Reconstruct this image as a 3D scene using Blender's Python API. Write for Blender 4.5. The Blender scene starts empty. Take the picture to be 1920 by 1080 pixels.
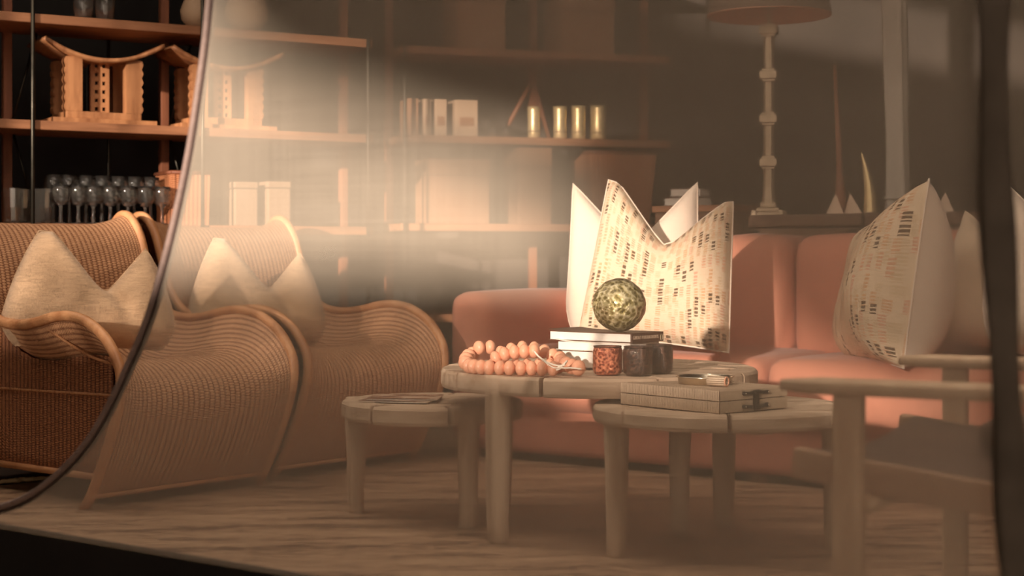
import bpy, bmesh, math, random
from mathutils import Vector, Matrix
from math import sin, cos, pi, radians as R
random.seed(7)
SC = bpy.context.scene
C = SC.collection

# ------------------------------------------------------------------ camera, world, sun, exposure
cam = bpy.data.cameras.new('camera'); camo = bpy.data.objects.new('camera', cam); C.objects.link(camo)
cam.sensor_width = 36; cam.lens = 56.25; cam.shift_y = -0.03125
camo.location = (0, 0, .77); camo.rotation_euler = (R(90), 0, 0)
cam.dof.use_dof = True; cam.dof.focus_distance = 4.5; cam.dof.aperture_fstop = 3.6
cam.clip_end = 200
SC.camera = camo

W = bpy.data.worlds.new('world'); SC.world = W; W.use_nodes = True
bg = W.node_tree.nodes['Background']; bg.inputs[0].default_value = (1.0, .80, .63, 1); bg.inputs[1].default_value = 2.2

SUN_AZ, SUN_EL = R(25), R(10.2)
sun = bpy.data.lights.new('sun', 'SUN'); suno = bpy.data.objects.new('sun', sun); C.objects.link(suno)
sun.energy = 6.9; sun.color = (1.0, .82, .68); sun.angle = R(1.3)
SD = Vector((sin(SUN_AZ)*cos(SUN_EL), cos(SUN_AZ)*cos(SUN_EL), -sin(SUN_EL)))     # direction of travel
suno.rotation_euler = SD.to_track_quat('-Z', 'Y').to_euler(); suno.location = (-3, -6, 5)

SC.view_settings.view_transform = 'Standard'; SC.view_settings.look = 'None'
SC.view_settings.exposure = 0.0; SC.view_settings.gamma = 1.0; SC.view_settings.use_curve_mapping = False
SC.cycles.max_bounces = 10; SC.cycles.transparent_max_bounces = 16; SC.cycles.use_denoising = True; SC.cycles.denoising_input_passes = 'RGB'

F, CX, CY, H = 3000.0, 960.0, 480.0, .77
def at(px, py, Y): return Vector(((px-CX)/F*Y, Y, H-(py-CY)/F*Y))
def lin(c): return tuple(((x/255+.055)/1.055)**2.4 if x > 10 else x/255/12.92 for x in c) + (1,)

# ------------------------------------------------------------------ node helpers
class NB:
    def __init__(s, name):
        s.m = bpy.data.materials.new(name); s.m.use_nodes = True; s.t = s.m.node_tree
        s.p = s.t.nodes['Principled BSDF']; s.out = s.t.nodes['Material Output']
    def n(s, typ, **kw):
        o = s.t.nodes.new(typ)
        for k, v in kw.items(): setattr(o, k, v)
        return o
    def put(s, sock, v):
        if isinstance(v, bpy.types.NodeSocket): s.t.links.new(v, sock)
        else: sock.default_value = v
    def math(s, op, a, b=0.0, c=None):
        o = s.n('ShaderNodeMath', operation=op); s.put(o.inputs[0], a); s.put(o.inputs[1], b)
        if c is not None: s.put(o.inputs[2], c)
        return o.outputs[0]
    def mix(s, f, a, b):
        o = s.n('ShaderNodeMix', data_type='RGBA'); s.put(o.inputs[0], f); s.put(o.inputs[6], a); s.put(o.inputs[7], b); return o.outputs[2]
    def coord(s, kind='Object', scale=(1, 1, 1), rot=(0, 0, 0)):
        c = s.n('ShaderNodeTexCoord'); mp = s.n('ShaderNodeMapping'); s.t.links.new(c.outputs[kind], mp.inputs[0])
        mp.inputs['Scale'].default_value = scale; mp.inputs['Rotation'].default_value = rot; return mp.outputs[0]
    def noise(s, co, scale=5, detail=3, rough=.5):
        o = s.n('ShaderNodeTexNoise'); s.put(o.inputs['Vector'], co); o.inputs['Scale'].default_value = scale
        o.inputs['Detail'].default_value = detail; o.inputs['Roughness'].default_value = rough; return o.outputs[0]
    def ramp(s, f, stops):
        o = s.n('ShaderNodeValToRGB'); s.put(o.inputs[0], f); e = o.color_ramp.elements
        while len(e) < len(stops): e.new(.5)
        for i, (p, c) in enumerate(stops): e[i].position = p; e[i].color = c
        return o.outputs[0]
    def bump(s, h, strength=.4, dist=.003):
        o = s.n('ShaderNodeBump'); s.put(o.inputs['Height'], h); o.inputs['Strength'].default_value = strength
        o.inputs['Distance'].default_value = dist; s.t.links.new(o.outputs[0], s.p.inputs['Normal'])

def plain(name, col, rough=.6, metal=0, var=.18, scale=12, bump=0, **kw):
    b = NB(name); co = b.coord(); f = b.noise(co, scale, 4)
    c1 = tuple(x*(1-var) for x in col[:3])+(1,); c2 = tuple(min(1, x*(1+var)) for x in col[:3])+(1,)
    b.put(b.p.inputs['Base Color'], b.ramp(f, [(.3, c1), (.7, c2)]))
    b.p.inputs['Roughness'].default_value = rough; b.p.inputs['Metallic'].default_value = metal
    for k, v in kw.items(): b.p.inputs[k.replace('_', ' ')].default_value = v
    if bump: b.bump(b.noise(co, scale*6, 3), .5, bump)
    return b.m
def wood(name, c1, c2, axis=0, rough=.75, scale=9, stretch=10):
    b = NB(name); sc = [stretch]*3; sc[axis] = 1; co = b.coord(scale=tuple(sc))
    f = b.noise(co, scale/3, 6, .65); g = b.noise(b.coord(), 4, 3)
    c = b.ramp(f, [(.32, c1), (.62, c2)])
    b.put(b.p.inputs['Base Color'], b.mix(b.math('MULTIPLY', g, .45), c, tuple(x*.55 for x in c1[:3])+(1,)))
    b.p.inputs['Roughness'].default_value = rough; b.bump(f, .5, .002); return b.m
def wicker(name, c_dark, c_mid, c_light):
    b = NB(name); uv = b.coord('UV'); sx = b.n('ShaderNodeSeparateXYZ'); b.put(sx.inputs[0], uv)
    u, v = sx.outputs[0], sx.outputs[1]
    rib = b.math('ABSOLUTE', b.math('SINE', b.math('MULTIPLY', u, pi/.021)))
    par = b.math('MULTIPLY', b.math('FLOOR', b.math('DIVIDE', u, .021)), pi)
    weft = b.math('MULTIPLY_ADD', b.math('SINE', b.math('MULTIPLY_ADD', v, 2*pi/.0085, par)), .5, .5)
    h = b.math('MULTIPLY_ADD', weft, .5, b.math('MULTIPLY', rib, .5))
    h2 = b.math('ADD', h, b.math('MULTIPLY', b.math('SUBTRACT', b.noise(b.coord('UV', (8, 90, 1)), 3, 3), .5), .55))
    c = b.ramp(h2, [(.22, c_dark), (.5, c_mid), (.85, c_light)])
    b.put(b.p.inputs['Base Color'], c); b.p.inputs['Roughness'].default_value = .6; b.bump(h, .6, .0028); return b.m
def fabric(name, col, var=.1, weave=420, bump=.0012, rough=.9, sheen=.3, blotch=3):
    b = NB(name); co = b.coord(); w1 = b.noise(b.coord(scale=(1, 1, 14)), weave/12, 3); w2 = b.noise(b.coord(scale=(14, 14, 1)), weave/12, 3)
    w = b.math('MULTIPLY_ADD', w1, .5, b.math('MULTIPLY', w2, .5)); g = b.noise(co, blotch, 3)
    f = b.math('MULTIPLY_ADD', w, .6, b.math('MULTIPLY', g, .4))
    b.put(b.p.inputs['Base Color'], b.ramp(f, [(.38, tuple(x*(1-var*2) for x in col[:3])+(1,)), (.62, tuple(min(1, x*(1+var)) for x in col[:3])+(1,))]))
    b.p.inputs['Roughness'].default_value = rough; b.p.inputs['Sheen Weight'].default_value = sheen
    b.bump(w, .5, bump); return b.m

def print_fabric():
    b = NB('printed_cotton'); uv = b.coord('UV'); sx = b.n('ShaderNodeSeparateXYZ'); b.put(sx.inputs[0], uv)
    u0, v0 = sx.outputs[0], sx.outputs[1]
    def layer(nu, nv, rows, thr, fx, fy, seed, off=0.0):
        u1 = b.math('MULTIPLY_ADD', u0, nu, off); col = b.math('FLOOR', u1)
        w0 = b.n('ShaderNodeTexWhiteNoise', noise_dimensions='1D'); b.put(w0.inputs['W'], b.math('ADD', col, seed*7.3))
        jit = b.math('MULTIPLY', b.math('SUBTRACT', b.noise(b.coord('UV'), 5, 2), .5), .5)
        v1 = b.math('ADD', b.math('MULTIPLY_ADD', v0, nv, w0.outputs[0]), jit)
        fu = b.math('FRACT', u1); fv = b.math('FRACT', v1)
        cm = b.n('ShaderNodeCombineXYZ'); b.put(cm.inputs[0], col); b.put(cm.inputs[1], b.math('FLOOR', v1)); cm.inputs[2].default_value = seed
        wn = b.n('ShaderNodeTexWhiteNoise', noise_dimensions='3D'); b.put(wn.inputs[0], cm.outputs[0])
        sh = b.math('MULTIPLY', b.math('SUBTRACT', wn.outputs[0], .5), .35)
        fr = b.math('FRACT', b.math('MULTIPLY', fv, rows))
        rect = b.math('MULTIPLY', b.math('LESS_THAN', b.math('ABSOLUTE', b.math('SUBTRACT', b.math('ADD', fu, sh), .5)), fx),
                      b.math('MULTIPLY', b.math('LESS_THAN', b.math('ABSOLUTE', b.math('SUBTRACT', fv, .5)), fy), b.math('LESS_THAN', fr, .66)))
        return b.math('MULTIPLY', rect, b.math('GREATER_THAN', wn.outputs[0], thr)), wn
    m1, w1 = layer(21, 11, 5, .22, .27, .42, 1.0, .3)
    m3, w3 = layer(24, 15, 4, .4, .28, .40, 9.0)
    m2, w2 = layer(21, 13, 3, .74, .27, .40, 4.0)
    c = b.mix(b.math('MULTIPLY', m1, .9), lin((232, 208, 178)), b.mix(w1.outputs[0], lin((212, 170, 120)), lin((220, 166, 140))))
    c = b.mix(b.math('MULTIPLY', m3, .6), c, lin((204, 178, 140)))
    c = b.mix(b.math('MULTIPLY', m2, .9), c, lin((84, 62, 42)))
    b.put(b.p.inputs['Base Color'], c); b.p.inputs['Roughness'].default_value = .9
    b.bump(b.noise(b.coord('UV'), 60, 3), .25, .002); return b.m

def glass(name, col=(1, 1, 1, 1), rough=.03, trans=1, ior=1.45, metal=0):
    b = NB(name); b.put(b.p.inputs['Base Color'], col); b.p.inputs['Roughness'].default_value = rough
    b.p.inputs['Transmission Weight'].default_value = trans; b.p.inputs['IOR'].default_value = ior; b.p.inputs['Metallic'].default_value = metal; return b.m

def net_mat():
    b = NB('mosquito_mesh'); t = b.t; t.nodes.remove(b.p)
    co = b.coord('Object')
    wa = b.noise(b.coord('Object', (1, 1, 420)), 1.6, 2, .6); wb = b.noise(b.coord('Object', (420, 420, 1)), 1.6, 2, .6)
    blo = b.noise(b.coord('Object', (1, 1, 3)), 3.0, 3, .55)
    f = b.math('MULTIPLY_ADD', b.math('SUBTRACT', b.math('ADD', wa, wb), 1.0), .16, NET_F)
    f = b.math('MULTIPLY_ADD', b.math('SUBTRACT', blo, .5), .18, f)
    tr = b.n('ShaderNodeBsdfTransparent'); di = b.n('ShaderNodeBsdfDiffuse'); tl = b.n('ShaderNodeBsdfTranslucent')
    di.inputs[0].default_value = (.92, .80, .64, 1); tl.inputs[0].default_value = (.62, .52, .42, 1)
    a = b.n('ShaderNodeMixShader'); a.inputs[0].default_value = .07; t.links.new(di.outputs[0], a.inputs[1]); t.links.new(tl.outputs[0], a.inputs[2])
    m = b.n('ShaderNodeMixShader'); b.put(m.inputs[0], f); t.links.new(tr.outputs[0], m.inputs[1]); t.links.new(a.outputs[0], m.inputs[2])
    t.links.new(m.outputs[0], b.out.inputs[0]); return b.m
NET_F = .34

M = dict(
    floor=None,
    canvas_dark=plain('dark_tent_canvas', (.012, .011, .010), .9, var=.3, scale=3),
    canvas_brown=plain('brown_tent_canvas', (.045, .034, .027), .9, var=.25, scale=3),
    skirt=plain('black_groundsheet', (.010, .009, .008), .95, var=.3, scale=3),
    canvas_pale=plain('pale_canvas', (.68, .60, .52), .9, var=.1, scale=4),
    table=wood('weathered_teak', lin((170, 140, 112)), lin((226, 200, 172)), 0, .85, 7),
    table_leg=wood('weathered_teak_leg', lin((170, 140, 112)), lin((232, 206, 178)), 2, .85, 7),
    end_grain=wood('table_joint_dark', lin((60, 42, 30)), lin((90, 66, 48)), 2),
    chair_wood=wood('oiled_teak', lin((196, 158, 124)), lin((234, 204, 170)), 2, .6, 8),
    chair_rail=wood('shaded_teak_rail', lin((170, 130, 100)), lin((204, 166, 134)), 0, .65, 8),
    leather=plain('dark_brown_leather', lin((72, 48, 34)), .9, var=.2, scale=9, bump=.001),
    shelf_wood=wood('reddish_shelf_wood', lin((132, 86, 58)), lin((182, 126, 88)), 0, .6, 7),
    shelf_post=wood('reddish_post_wood', lin((120, 70, 48)), lin((162, 102, 70)), 2, .6, 7),
    dark_wood=wood('dark_chest_wood', lin((84, 58, 42)), lin((124, 90, 66)), 0, .5, 7),
    carved=wood('carved_pale_wood', lin((140, 88, 54)), lin((206, 146, 98)), 2, .6, 10, 6),
    black_iron=plain('black_iron', (.018, .015, .012), .5, .6, var=.3, scale=20),
    rod=plain('blackened_steel_rod', (.05, .045, .035), .35, .9, var=.3, scale=20),
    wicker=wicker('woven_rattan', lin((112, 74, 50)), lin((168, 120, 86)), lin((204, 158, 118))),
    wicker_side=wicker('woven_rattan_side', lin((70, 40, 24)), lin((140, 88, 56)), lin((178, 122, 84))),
    cane=wood('wrapped_cane', lin((176, 118, 76)), lin((220, 164, 116)), 2, .5, 30, 2),
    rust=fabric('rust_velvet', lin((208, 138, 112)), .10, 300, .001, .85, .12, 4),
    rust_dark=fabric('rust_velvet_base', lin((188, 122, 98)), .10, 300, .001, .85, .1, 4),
    linen=fabric('natural_linen', lin((206, 172, 136)), .24, 300, .003),
    white_linen=fabric('white_linen', lin((240, 220, 200)), .05, 520, .0008),
    cream=fabric('cream_cotton', lin((222, 196, 168)), .06, 520, .0008),
    bead=plain('peach_wood_bead', lin((236, 170, 136)), .45, var=.12, scale=25),
    cord=plain('white_cotton_cord', lin((245, 232, 214)), .9, var=.06, scale=200, bump=.0006),
    page=plain('book_pages', lin((244, 236, 224)), .8, var=.04, scale=40),
    cover_dark=plain('dark_book_cover', lin((92, 64, 48)), .5, var=.12, scale=30),
    cover_white=plain('white_book_cover', lin((226, 214, 200)), .45, var=.04, scale=20),
    cover_grey=plain('grey_book_cover', lin((150, 130, 116)), .45, var=.1, scale=20),
    ink=plain('spine_lettering', lin((226, 196, 168)), .6, var=.02),
    emblem=plain('spine_frame', lin((206, 186, 150)), .6, var=.02),
    brass=plain('antique_brass', lin((236, 208, 156)), .35, .55, var=.2, scale=30),
    brass_dull=plain('pale_cast_brass', lin((186, 164, 138)), .45, .6, var=.2, scale=40, bump=.001),
    silver=plain('silver_plate', lin((225, 212, 190)), .2, 1, var=.1, scale=40),
    bone=None, lid=wood('box_lid_wood', lin((176, 150, 124)), lin((204, 178, 150)), 0, .6, 8),
    gray_side=plain('grey_shagreen', lin((176, 154, 128)), .6, var=.12, scale=60, bump=.0006),
    clear=glass('clear_glass', (1, .98, .94, 1), .04, .985),
    basket=wicker('terracotta_basket', lin((110, 60, 36)), lin((178, 112, 74)), lin((206, 140, 98))),
    pale_box=plain('pale_painted_box', lin((178, 150, 122)), .7, var=.08, scale=8),
    brown_box=plain('brown_leather_box', lin((150, 108, 78)), .6, var=.12, scale=8),
    shade=plain('lamp_shade_linen', lin((132, 112, 98)), .9, var=.05, scale=60),
    shade_in=plain('lamp_shade_lining', lin((236, 170, 140)), .7, var=.03, scale=20),
    zip_m=plain('grey_zip_tape', lin((150, 128, 120)), .55, .0, var=.12, scale=90, bump=.0008),
    zip_d=plain('dark_net_binding', lin((70, 54, 48)), .8, var=.12, scale=60),
    strap=plain('charcoal_webbing', lin((100, 90, 80)), .9, var=.25, scale=16, bump=.001),
    napkin=plain('folded_napkin_linen', lin((225, 196, 172)), .9, var=.05, scale=30),
    rug=plain('flat_woven_rug', lin((60, 46, 36)), .95, var=.2, scale=30, bump=.002),
    fringe=plain('pale_rug_fringe', lin((196, 168, 128)), .95, var=.2, scale=60),
    magz=None, printed=print_fabric(),
    deck=wood('deck_boards', lin((120, 92, 70)), lin((160, 128, 100)), 0),
    reed=plain('sun_blocking_reeds', lin((150, 120, 84)), .9, var=.3, scale=20),
)
def floor_mat():
    b = NB('worn_screed'); co = b.coord(); n1 = b.noise(b.coord(rot=(0, 0, R(-20)), scale=(1, 4, 1)), 2.4, 6, .6); n2 = b.noise(co, 22, 5, .7)
    f = b.math('MULTIPLY_ADD', n1, .6, b.math('MULTIPLY', n2, .4))
    b.put(b.p.inputs['Base Color'], b.ramp(f, [(.40, lin((92, 68, 50))), (.5, lin((148, 118, 92))), (.64, lin((178, 148, 118)))]))
    b.p.inputs['Roughness'].default_value = .7; b.bump(f, .5, .006); return b.m
M['floor'] = floor_mat()
M['canister'] = plain('dull_tan_paint', lin((146, 120, 96)), .7, var=.08, scale=8)
def ribbed_bone():
    b = NB('ribbed_bone'); sx = b.n('ShaderNodeSeparateXYZ'); b.put(sx.inputs[0], b.coord()); u = sx.outputs[0]
    s = b.math('ABSOLUTE', b.math('SINE', b.math('MULTIPLY', u, pi/.0055)))
    n = b.noise(b.coord('Object', (180, 1, 20)), 1, 2)
    c = b.ramp(b.math('MULTIPLY_ADD', n, .35, b.math('MULTIPLY', s, .65)), [(.2, lin((110, 84, 62))), (.42, lin((196, 168, 138))), (.7, lin((226, 202, 174)))])
    b.put(b.p.inputs['Base Color'], c); b.p.inputs['Roughness'].default_value = .5; b.bump(s, .8, .0015); return b.m
M['bone'] = ribbed_bone()
def mercury(name, c1, c2, c3, scale=60, metal=.85, rough=.18):
    b = NB(name); co = b.coord(); v = b.n('ShaderNodeTexVoronoi'); b.put(v.inputs['Vector'], co); v.inputs['Scale'].default_value = scale
    n = b.noise(co, scale*1.3, 4, .7)
    f = b.math('MULTIPLY_ADD', v.outputs[0], .55, b.math('MULTIPLY', n, .6))
    b.put(b.p.inputs['Base Color'], b.ramp(f, [(.3, c1), (.52, c2), (.75, c3)])); b.p.inputs['Metallic'].default_value = metal
    b.p.inputs['Roughness'].default_value = rough; b.p.inputs['Coat Weight'].default_value = .8; b.p.inputs['Coat Roughness'].default_value = .02
    b.bump(f, .9, .006); return b.m
M['ball'] = mercury('green_gold_mercury_glass', lin((70, 60, 24)), lin((150, 136, 72)), lin((250, 238, 190)), 85, .5)
M['ball_reflection'] = plain('painted_reflection_gold', lin((206, 194, 140)), .3, .35, var=.15, scale=60)  # stands for the reflection across the ball
M['votive'] = mercury('dark_smoked_glass', lin((26, 17, 14)), lin((46, 30, 24)), lin((110, 80, 66)), 110, .3, .12)
M['votive_red'] = mercury('copper_speckled_glass', lin((60, 30, 22)), lin((150, 70, 48)), lin((250, 160, 120)), 130, .55, .15)
def mag_mat():
    b = NB('magazine_cover'); n = b.noise(b.coord('Object', (1, 1, 1)), 14, 2)
    b.put(b.p.inputs['Base Color'], b.ramp(n, [(.4, lin((120, 92, 78))), (.5, lin((160, 120, 98))), (.6, lin((210, 184, 160)))])); b.p.inputs['Roughness'].default_value = .35; return b.m
M['magz'] = mag_mat()

# ------------------------------------------------------------------ object helpers
def tag(o, label=None, cat=None, group=None, kind=None):
    if label: o['label'] = label
    if cat: o['category'] = cat
    if group: o['group'] = group
    if kind: o['kind'] = kind
    return o
def thing(name, label, cat, loc=(0, 0, 0), rz=0, group=None):
    o = bpy.data.objects.new(name, None); C.objects.link(o); o.empty_display_size = .05
    o.location = loc; o.rotation_euler = (0, 0, rz); return tag(o, label, cat, group)
def obj(name, bm, mats, parent=None, smooth=False, bevel=0, seg=2, subsurf=0, loc=None, rot=None):
    me = bpy.data.meshes.new(name); bmesh.ops.recalc_face_normals(bm, faces=bm.faces); bm.to_mesh(me); bm.free()
    o = bpy.data.objects.new(name, me); C.objects.link(o)
    for m in (mats if isinstance(mats, (list, tuple)) else [mats]): me.materials.append(m)
    if smooth:
        for p in me.polygons: p.use_smooth = True
    if bevel:
        md = o.modifiers.new('bevel', 'BEVEL'); md.width = bevel; md.segments = seg; md.limit_method = 'ANGLE'; md.angle_limit = R(40)
    if subsurf:
        md = o.modifiers.new('sub', 'SUBSURF'); md.levels = subsurf; md.render_levels = subsurf
    if parent: o.parent = parent
    if loc is not None: o.location = loc
    if rot is not None: o.rotation_euler = rot
    return o
def B(): return bmesh.new()
def box(bm, x0, x1, y0, y1, z0, z1, mat=None, mi=0):
    vs = [bm.verts.new(v) for v in ((x0, y0, z0), (x1, y0, z0), (x1, y1, z0), (x0, y1, z0), (x0, y0, z1), (x1, y0, z1), (x1, y1, z1), (x0, y1, z1))]
    if mat is not None:
        for v in vs: v.co = mat @ v.co
    for f in ((0, 1, 2, 3), (4, 5, 6, 7), (0, 1, 5, 4), (1, 2, 6, 5), (2, 3, 7, 6), (3, 0, 4, 7)):
        bm.faces.new([vs[i] for i in f]).material_index = mi
    return bm
def bx(*a, **k): return box(B(), *a, **k)
def lathe(prof, n=24, bm=None, mat=None, closed=True):
    bm = bm or B(); rings = []
    for r, z in prof:
        if r < 1e-6: rings.append([bm.verts.new((0, 0, z))])
        else: rings.append([bm.verts.new((r*cos(2*pi*i/n), r*sin(2*pi*i/n), z)) for i in range(n)])
    for a, b in zip(rings, rings[1:]):
        for i in range(n):
            j = (i+1) % n
            if len(a) == 1 and len(b) == 1: continue
            if len(a) == 1: bm.faces.new((a[0], b[i], b[j]))
            elif len(b) == 1: bm.faces.new((a[i], a[j], b[0]))
            else: bm.faces.new((a[i], a[j], b[j], b[i]))
    if closed:
        for rg in (rings[0], rings[-1]):
            if len(rg) > 2:
                try: bm.faces.new(rg)
                except ValueError: pass
    if mat is not None:
        for rg in rings:
            for v in rg: v.co = mat @ v.co
    return bm
def tube(pts, r, n=8, bm=None, squash=None):
    bm = bm or B(); pts = [Vector(p) for p in pts]; rr = r if isinstance(r, (list, tuple)) else [r]*len(pts)
    rings = []; up = Vector((0, 0, 1)); prev = None
    for i, p in enumerate(pts):
        d = (pts[min(i+1, len(pts)-1)] - pts[max(i-1, 0)]).normalized()
        if prev is None:
            a = d.cross(up); a = a.normalized() if a.length > .05 else d.cross(Vector((1, 0, 0))).normalized()
        else:
            a = prev - d*prev.dot(d); a.normalize()
        prev = a; b = d.cross(a)
        rings.append([bm.verts.new(p + (a*cos(2*pi*k/n)+b*sin(2*pi*k/n))*rr[i]) for k in range(n)])
    for s, t in zip(rings, rings[1:]):
        for k in range(n): bm.faces.new((s[k], s[(k+1) % n], t[(k+1) % n], t[k]))
    bm.faces.new(rings[0]); bm.faces.new(rings[-1]); return bm
def spline(pts, k=6):
    pts = [Vector(p) for p in pts]; out = []
    for i in range(len(pts)-1):
        p0 = pts[max(i-1, 0)]; p1 = pts[i]; p2 = pts[i+1]; p3 = pts[min(i+2, len(pts)-1)]
        for j in range(k):
            t = j/k; out.append(.5*((2*p1)+(p2-p0)*t+(2*p0-5*p1+4*p2-p3)*t*t+(3*p1-p0-3*p2+p3)*t**3))
    out.append(pts[-1]); return out
def grid(fn, nu, nv, uvfn=None, bm=None, mi=0):
    bm = bm or B(); uvl = bm.loops.layers.uv.verify()
    vs = [[bm.verts.new(fn(i/nu, j/nv)) for j in range(nv+1)] for i in range(nu+1)]
    for i in range(nu):
        for j in range(nv):
            f = bm.faces.new((vs[i][j], vs[i+1][j], vs[i+1][j+1], vs[i][j+1])); f.material_index = mi
            for l, (a, b) in zip(f.loops, ((i, j), (i+1, j), (i+1, j+1), (i, j+1))):
                l[uvl].uv = uvfn(a/nu, b/nv) if uvfn else (a/nu, b/nv)
    return bm
def solid(o, t, off=0):
    md = o.modifiers.new('solid', 'SOLIDIFY'); md.thickness = t; md.offset = off; return o
def copy_tree(o, parent=None):
    c = o.copy(); C.objects.link(c); c.parent = parent
    for ch in [x for x in o.children]: copy_tree(ch, c)
    return c
def struct(o): o['kind'] = 'structure'; return o

# ------------------------------------------------------------------ setting
bm = bx(-9, 9, -9, 10.5, -.12, 0); struct(obj('floor', bm, M['floor']))
# net wall line: Y = 2.35 - .75 X
WN = Vector((.8, -.6, 0)); NP0 = Vector((0, 2.35, 0)); WANG = math.atan2(-.6, .8)
def netp(px, py):
    k = (px-CX)/F; Y = 2.35/(1+.75*k); return Vector((k*Y, Y, H-(py-CY)/F*Y))
def net_local(px, py):
    p = netp(px, py); return ((p-NP0).dot(WN), p.z)
XL, XR, ZT, ZB = -3.4, 2.3, 2.35, .25
# zip curve in pixels, top to bottom, going on out of frame
zpx = [(470, -700), (440, -400), (418, -150), (405, 0), (396, 90), (382, 190), (366, 290), (343, 400), (318, 500), (288, 600), (250, 690), (212, 770), (168, 838), (112, 895), (52, 935), (-20, 955), (-150, 968), (-330, 960), (-500, 900), (-620, 790), (-700, 640), (-760, 420), (-800, 150), (-820, -200), (-830, -700)]
zl = [Vector((*net_local(*p), 0)) for p in zpx]
zl = [Vector((v.x, 0, min(v.y, ZT))) for v in spline(zl, 5)]
zz = [v for v in zl if v.z < ZT-.001]; zz = [Vector((zz[0].x, 0, ZT))]+zz+[Vector((zz[-1].x, 0, ZT))]; print('ZZ', len(zz), zz[0], zz[-1])
# build net as a polygon instead (clean corners)
def net_poly():
    from mathutils.geometry import tessellate_polygon
    pts = [Vector(p) for p in [(XL, 0, ZT), (XL, 0, ZB), (XR, 0, ZB), (XR, 0, ZT)]]+list(zz)
    bm = B(); vs = [bm.verts.new(p) for p in pts]
    for t in tessellate_polygon([[Vector((p.x, p.z, 0)) for p in pts]]):
        try: bm.faces.new([vs[i] for i in t])
        except ValueError: pass
    return bm
net = thing('mosquito_net', 'sheer beige mosquito net wall of the tent, pulled open at left along a curved zip', 'net', NP0+Vector((-.6, -.8, 0))*.016, WANG)
NM = net_mat()
def no_norm(name, bm, mats, parent):
    me = bpy.data.meshes.new(name); bm.to_mesh(me); bm.free(); o = bpy.data.objects.new(name, me); C.objects.link(o)
    me.materials.append(mats); o.parent = parent; return o
no_norm('net_panel', net_poly(), NM, net)
zp = [Vector((v.x, 0, v.z)) for v in zz]
def offs(pts, d, y=0):
    out = []
    for i, p in enumerate(pts):
        t = (pts[min(i+1, len(pts)-1)]-pts[max(i-1, 0)]).normalized(); out.append(p+Vector((t.z, 0, -t.x))*d+Vector((0, y, 0)))
    return out
obj('zip_tape', tube(zp, .0062, 8), M['zip_m'], net, True)
o = obj('net_binding', tube(offs(zp, -.0080, .004), .0055, 8), M['zip_d'], net, True); tag(o, 'dark fabric binding along the zip')
# canvas below, above and beside the net
sk = B(); box(sk, XL-3, XR+2, .0, .012, 0, ZB)
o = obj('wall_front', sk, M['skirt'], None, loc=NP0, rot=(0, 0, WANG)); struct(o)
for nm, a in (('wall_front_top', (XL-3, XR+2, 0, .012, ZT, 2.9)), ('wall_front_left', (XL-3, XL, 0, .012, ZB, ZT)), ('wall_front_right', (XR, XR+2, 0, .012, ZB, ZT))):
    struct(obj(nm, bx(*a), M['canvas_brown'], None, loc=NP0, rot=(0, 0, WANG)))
# back walls
def wallseg(nm, p, q, m, z1=2.9, th=.03):
    p = Vector(p); q = Vector(q); d = q-p; a = math.atan2(d.y, d.x)
    struct(obj(nm, bx(0, d.length, 0, th, 0, z1), m, None, loc=(p.x, p.y, 0), rot=(0, 0, a)))
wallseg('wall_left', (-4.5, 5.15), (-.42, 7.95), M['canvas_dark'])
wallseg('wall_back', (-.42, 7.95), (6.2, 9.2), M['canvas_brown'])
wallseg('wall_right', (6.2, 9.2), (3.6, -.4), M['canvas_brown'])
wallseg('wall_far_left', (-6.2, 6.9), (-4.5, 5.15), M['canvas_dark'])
cb = B(); vs = [cb.verts.new(p) for p in ((-7, 9.9, 2.9), (-7, 11, 2.9), (7, 11, 2.9), (7, -2.9, 2.9), (2.5, .47, 2.9), (2.5, 2.70, 2.9))]; cb.faces.new(vs)
o = obj('ceiling', cb, M['canvas_brown']); struct(o); solid(o, .02, 1)  # cut short towards the net so sky light fills the room

# unseen roof and side walls, added to keep sky light off the net
cb = B(); PN = Vector((-.6, -.8, 0))
def nl(k, d, z): return NP0+WN*k+PN*d+Vector((0, 0, z))
vs = [cb.verts.new(nl(*p)) for p in ((-5.4, -.0, 2.9), (5, -.0, 2.9), (5, 8.0, 3.75), (-5.4, 8.0, 3.75))]; cb.faces.new(vs)
o = obj('dimming_roof', cb, M['canvas_dark']); tag(o, 'added dark canvas roof over the viewer, unseen, dims the net', 'roof'); solid(o, .01, 1)
o = obj('dimming_wall', bx(0, .02, -6.6, 0, 0, 3.4), M['canvas_dark'], None, loc=(1.12, 1.45, 0), rot=(0, 0, R(-4))); tag(o, 'added dark canvas wall right of the viewer, unseen, dims the net', 'wall')
o = obj('dimming_wall', bx(0, .02, -7.2, 0, 0, 3.4), M['canvas_dark'], None, loc=nl(-5.4, .03, 0), rot=(0, 0, WANG)); tag(o, 'added dark canvas wall left of the viewer, unseen, dims the net', 'wall')
# ---- outside, behind the camera: drape, shrub and reed screen added to shape the sun
def sunback(px, py, D): return netp(px, py)-SD*D
dr = B(); top = 3.2
edge = [(-1500, -380), (-1150, -400), (-800, -420), (-560, -300), (-300, -270), (60, -350), (230, -300), (400, 20), (540, 165), (700, 225), (880, 285), (1000, 320), (1075, 410), (1110, 540), (1120, 640)]
DD = 9.0; ep = spline([sunback(x, y, DD) for x, y in edge], 4)
prev = None
far = [sunback(x, y, DD) for x, y in ((2600, -1500), (2600, 640))]
vv = [dr.verts.new(p) for p in ep]+[dr.verts.new(far[1]), dr.verts.new(far[0])]
vv.append(dr.verts.new(sunback(-1500, -1500, DD)))
from mathutils.geometry import tessellate_polygon
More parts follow.
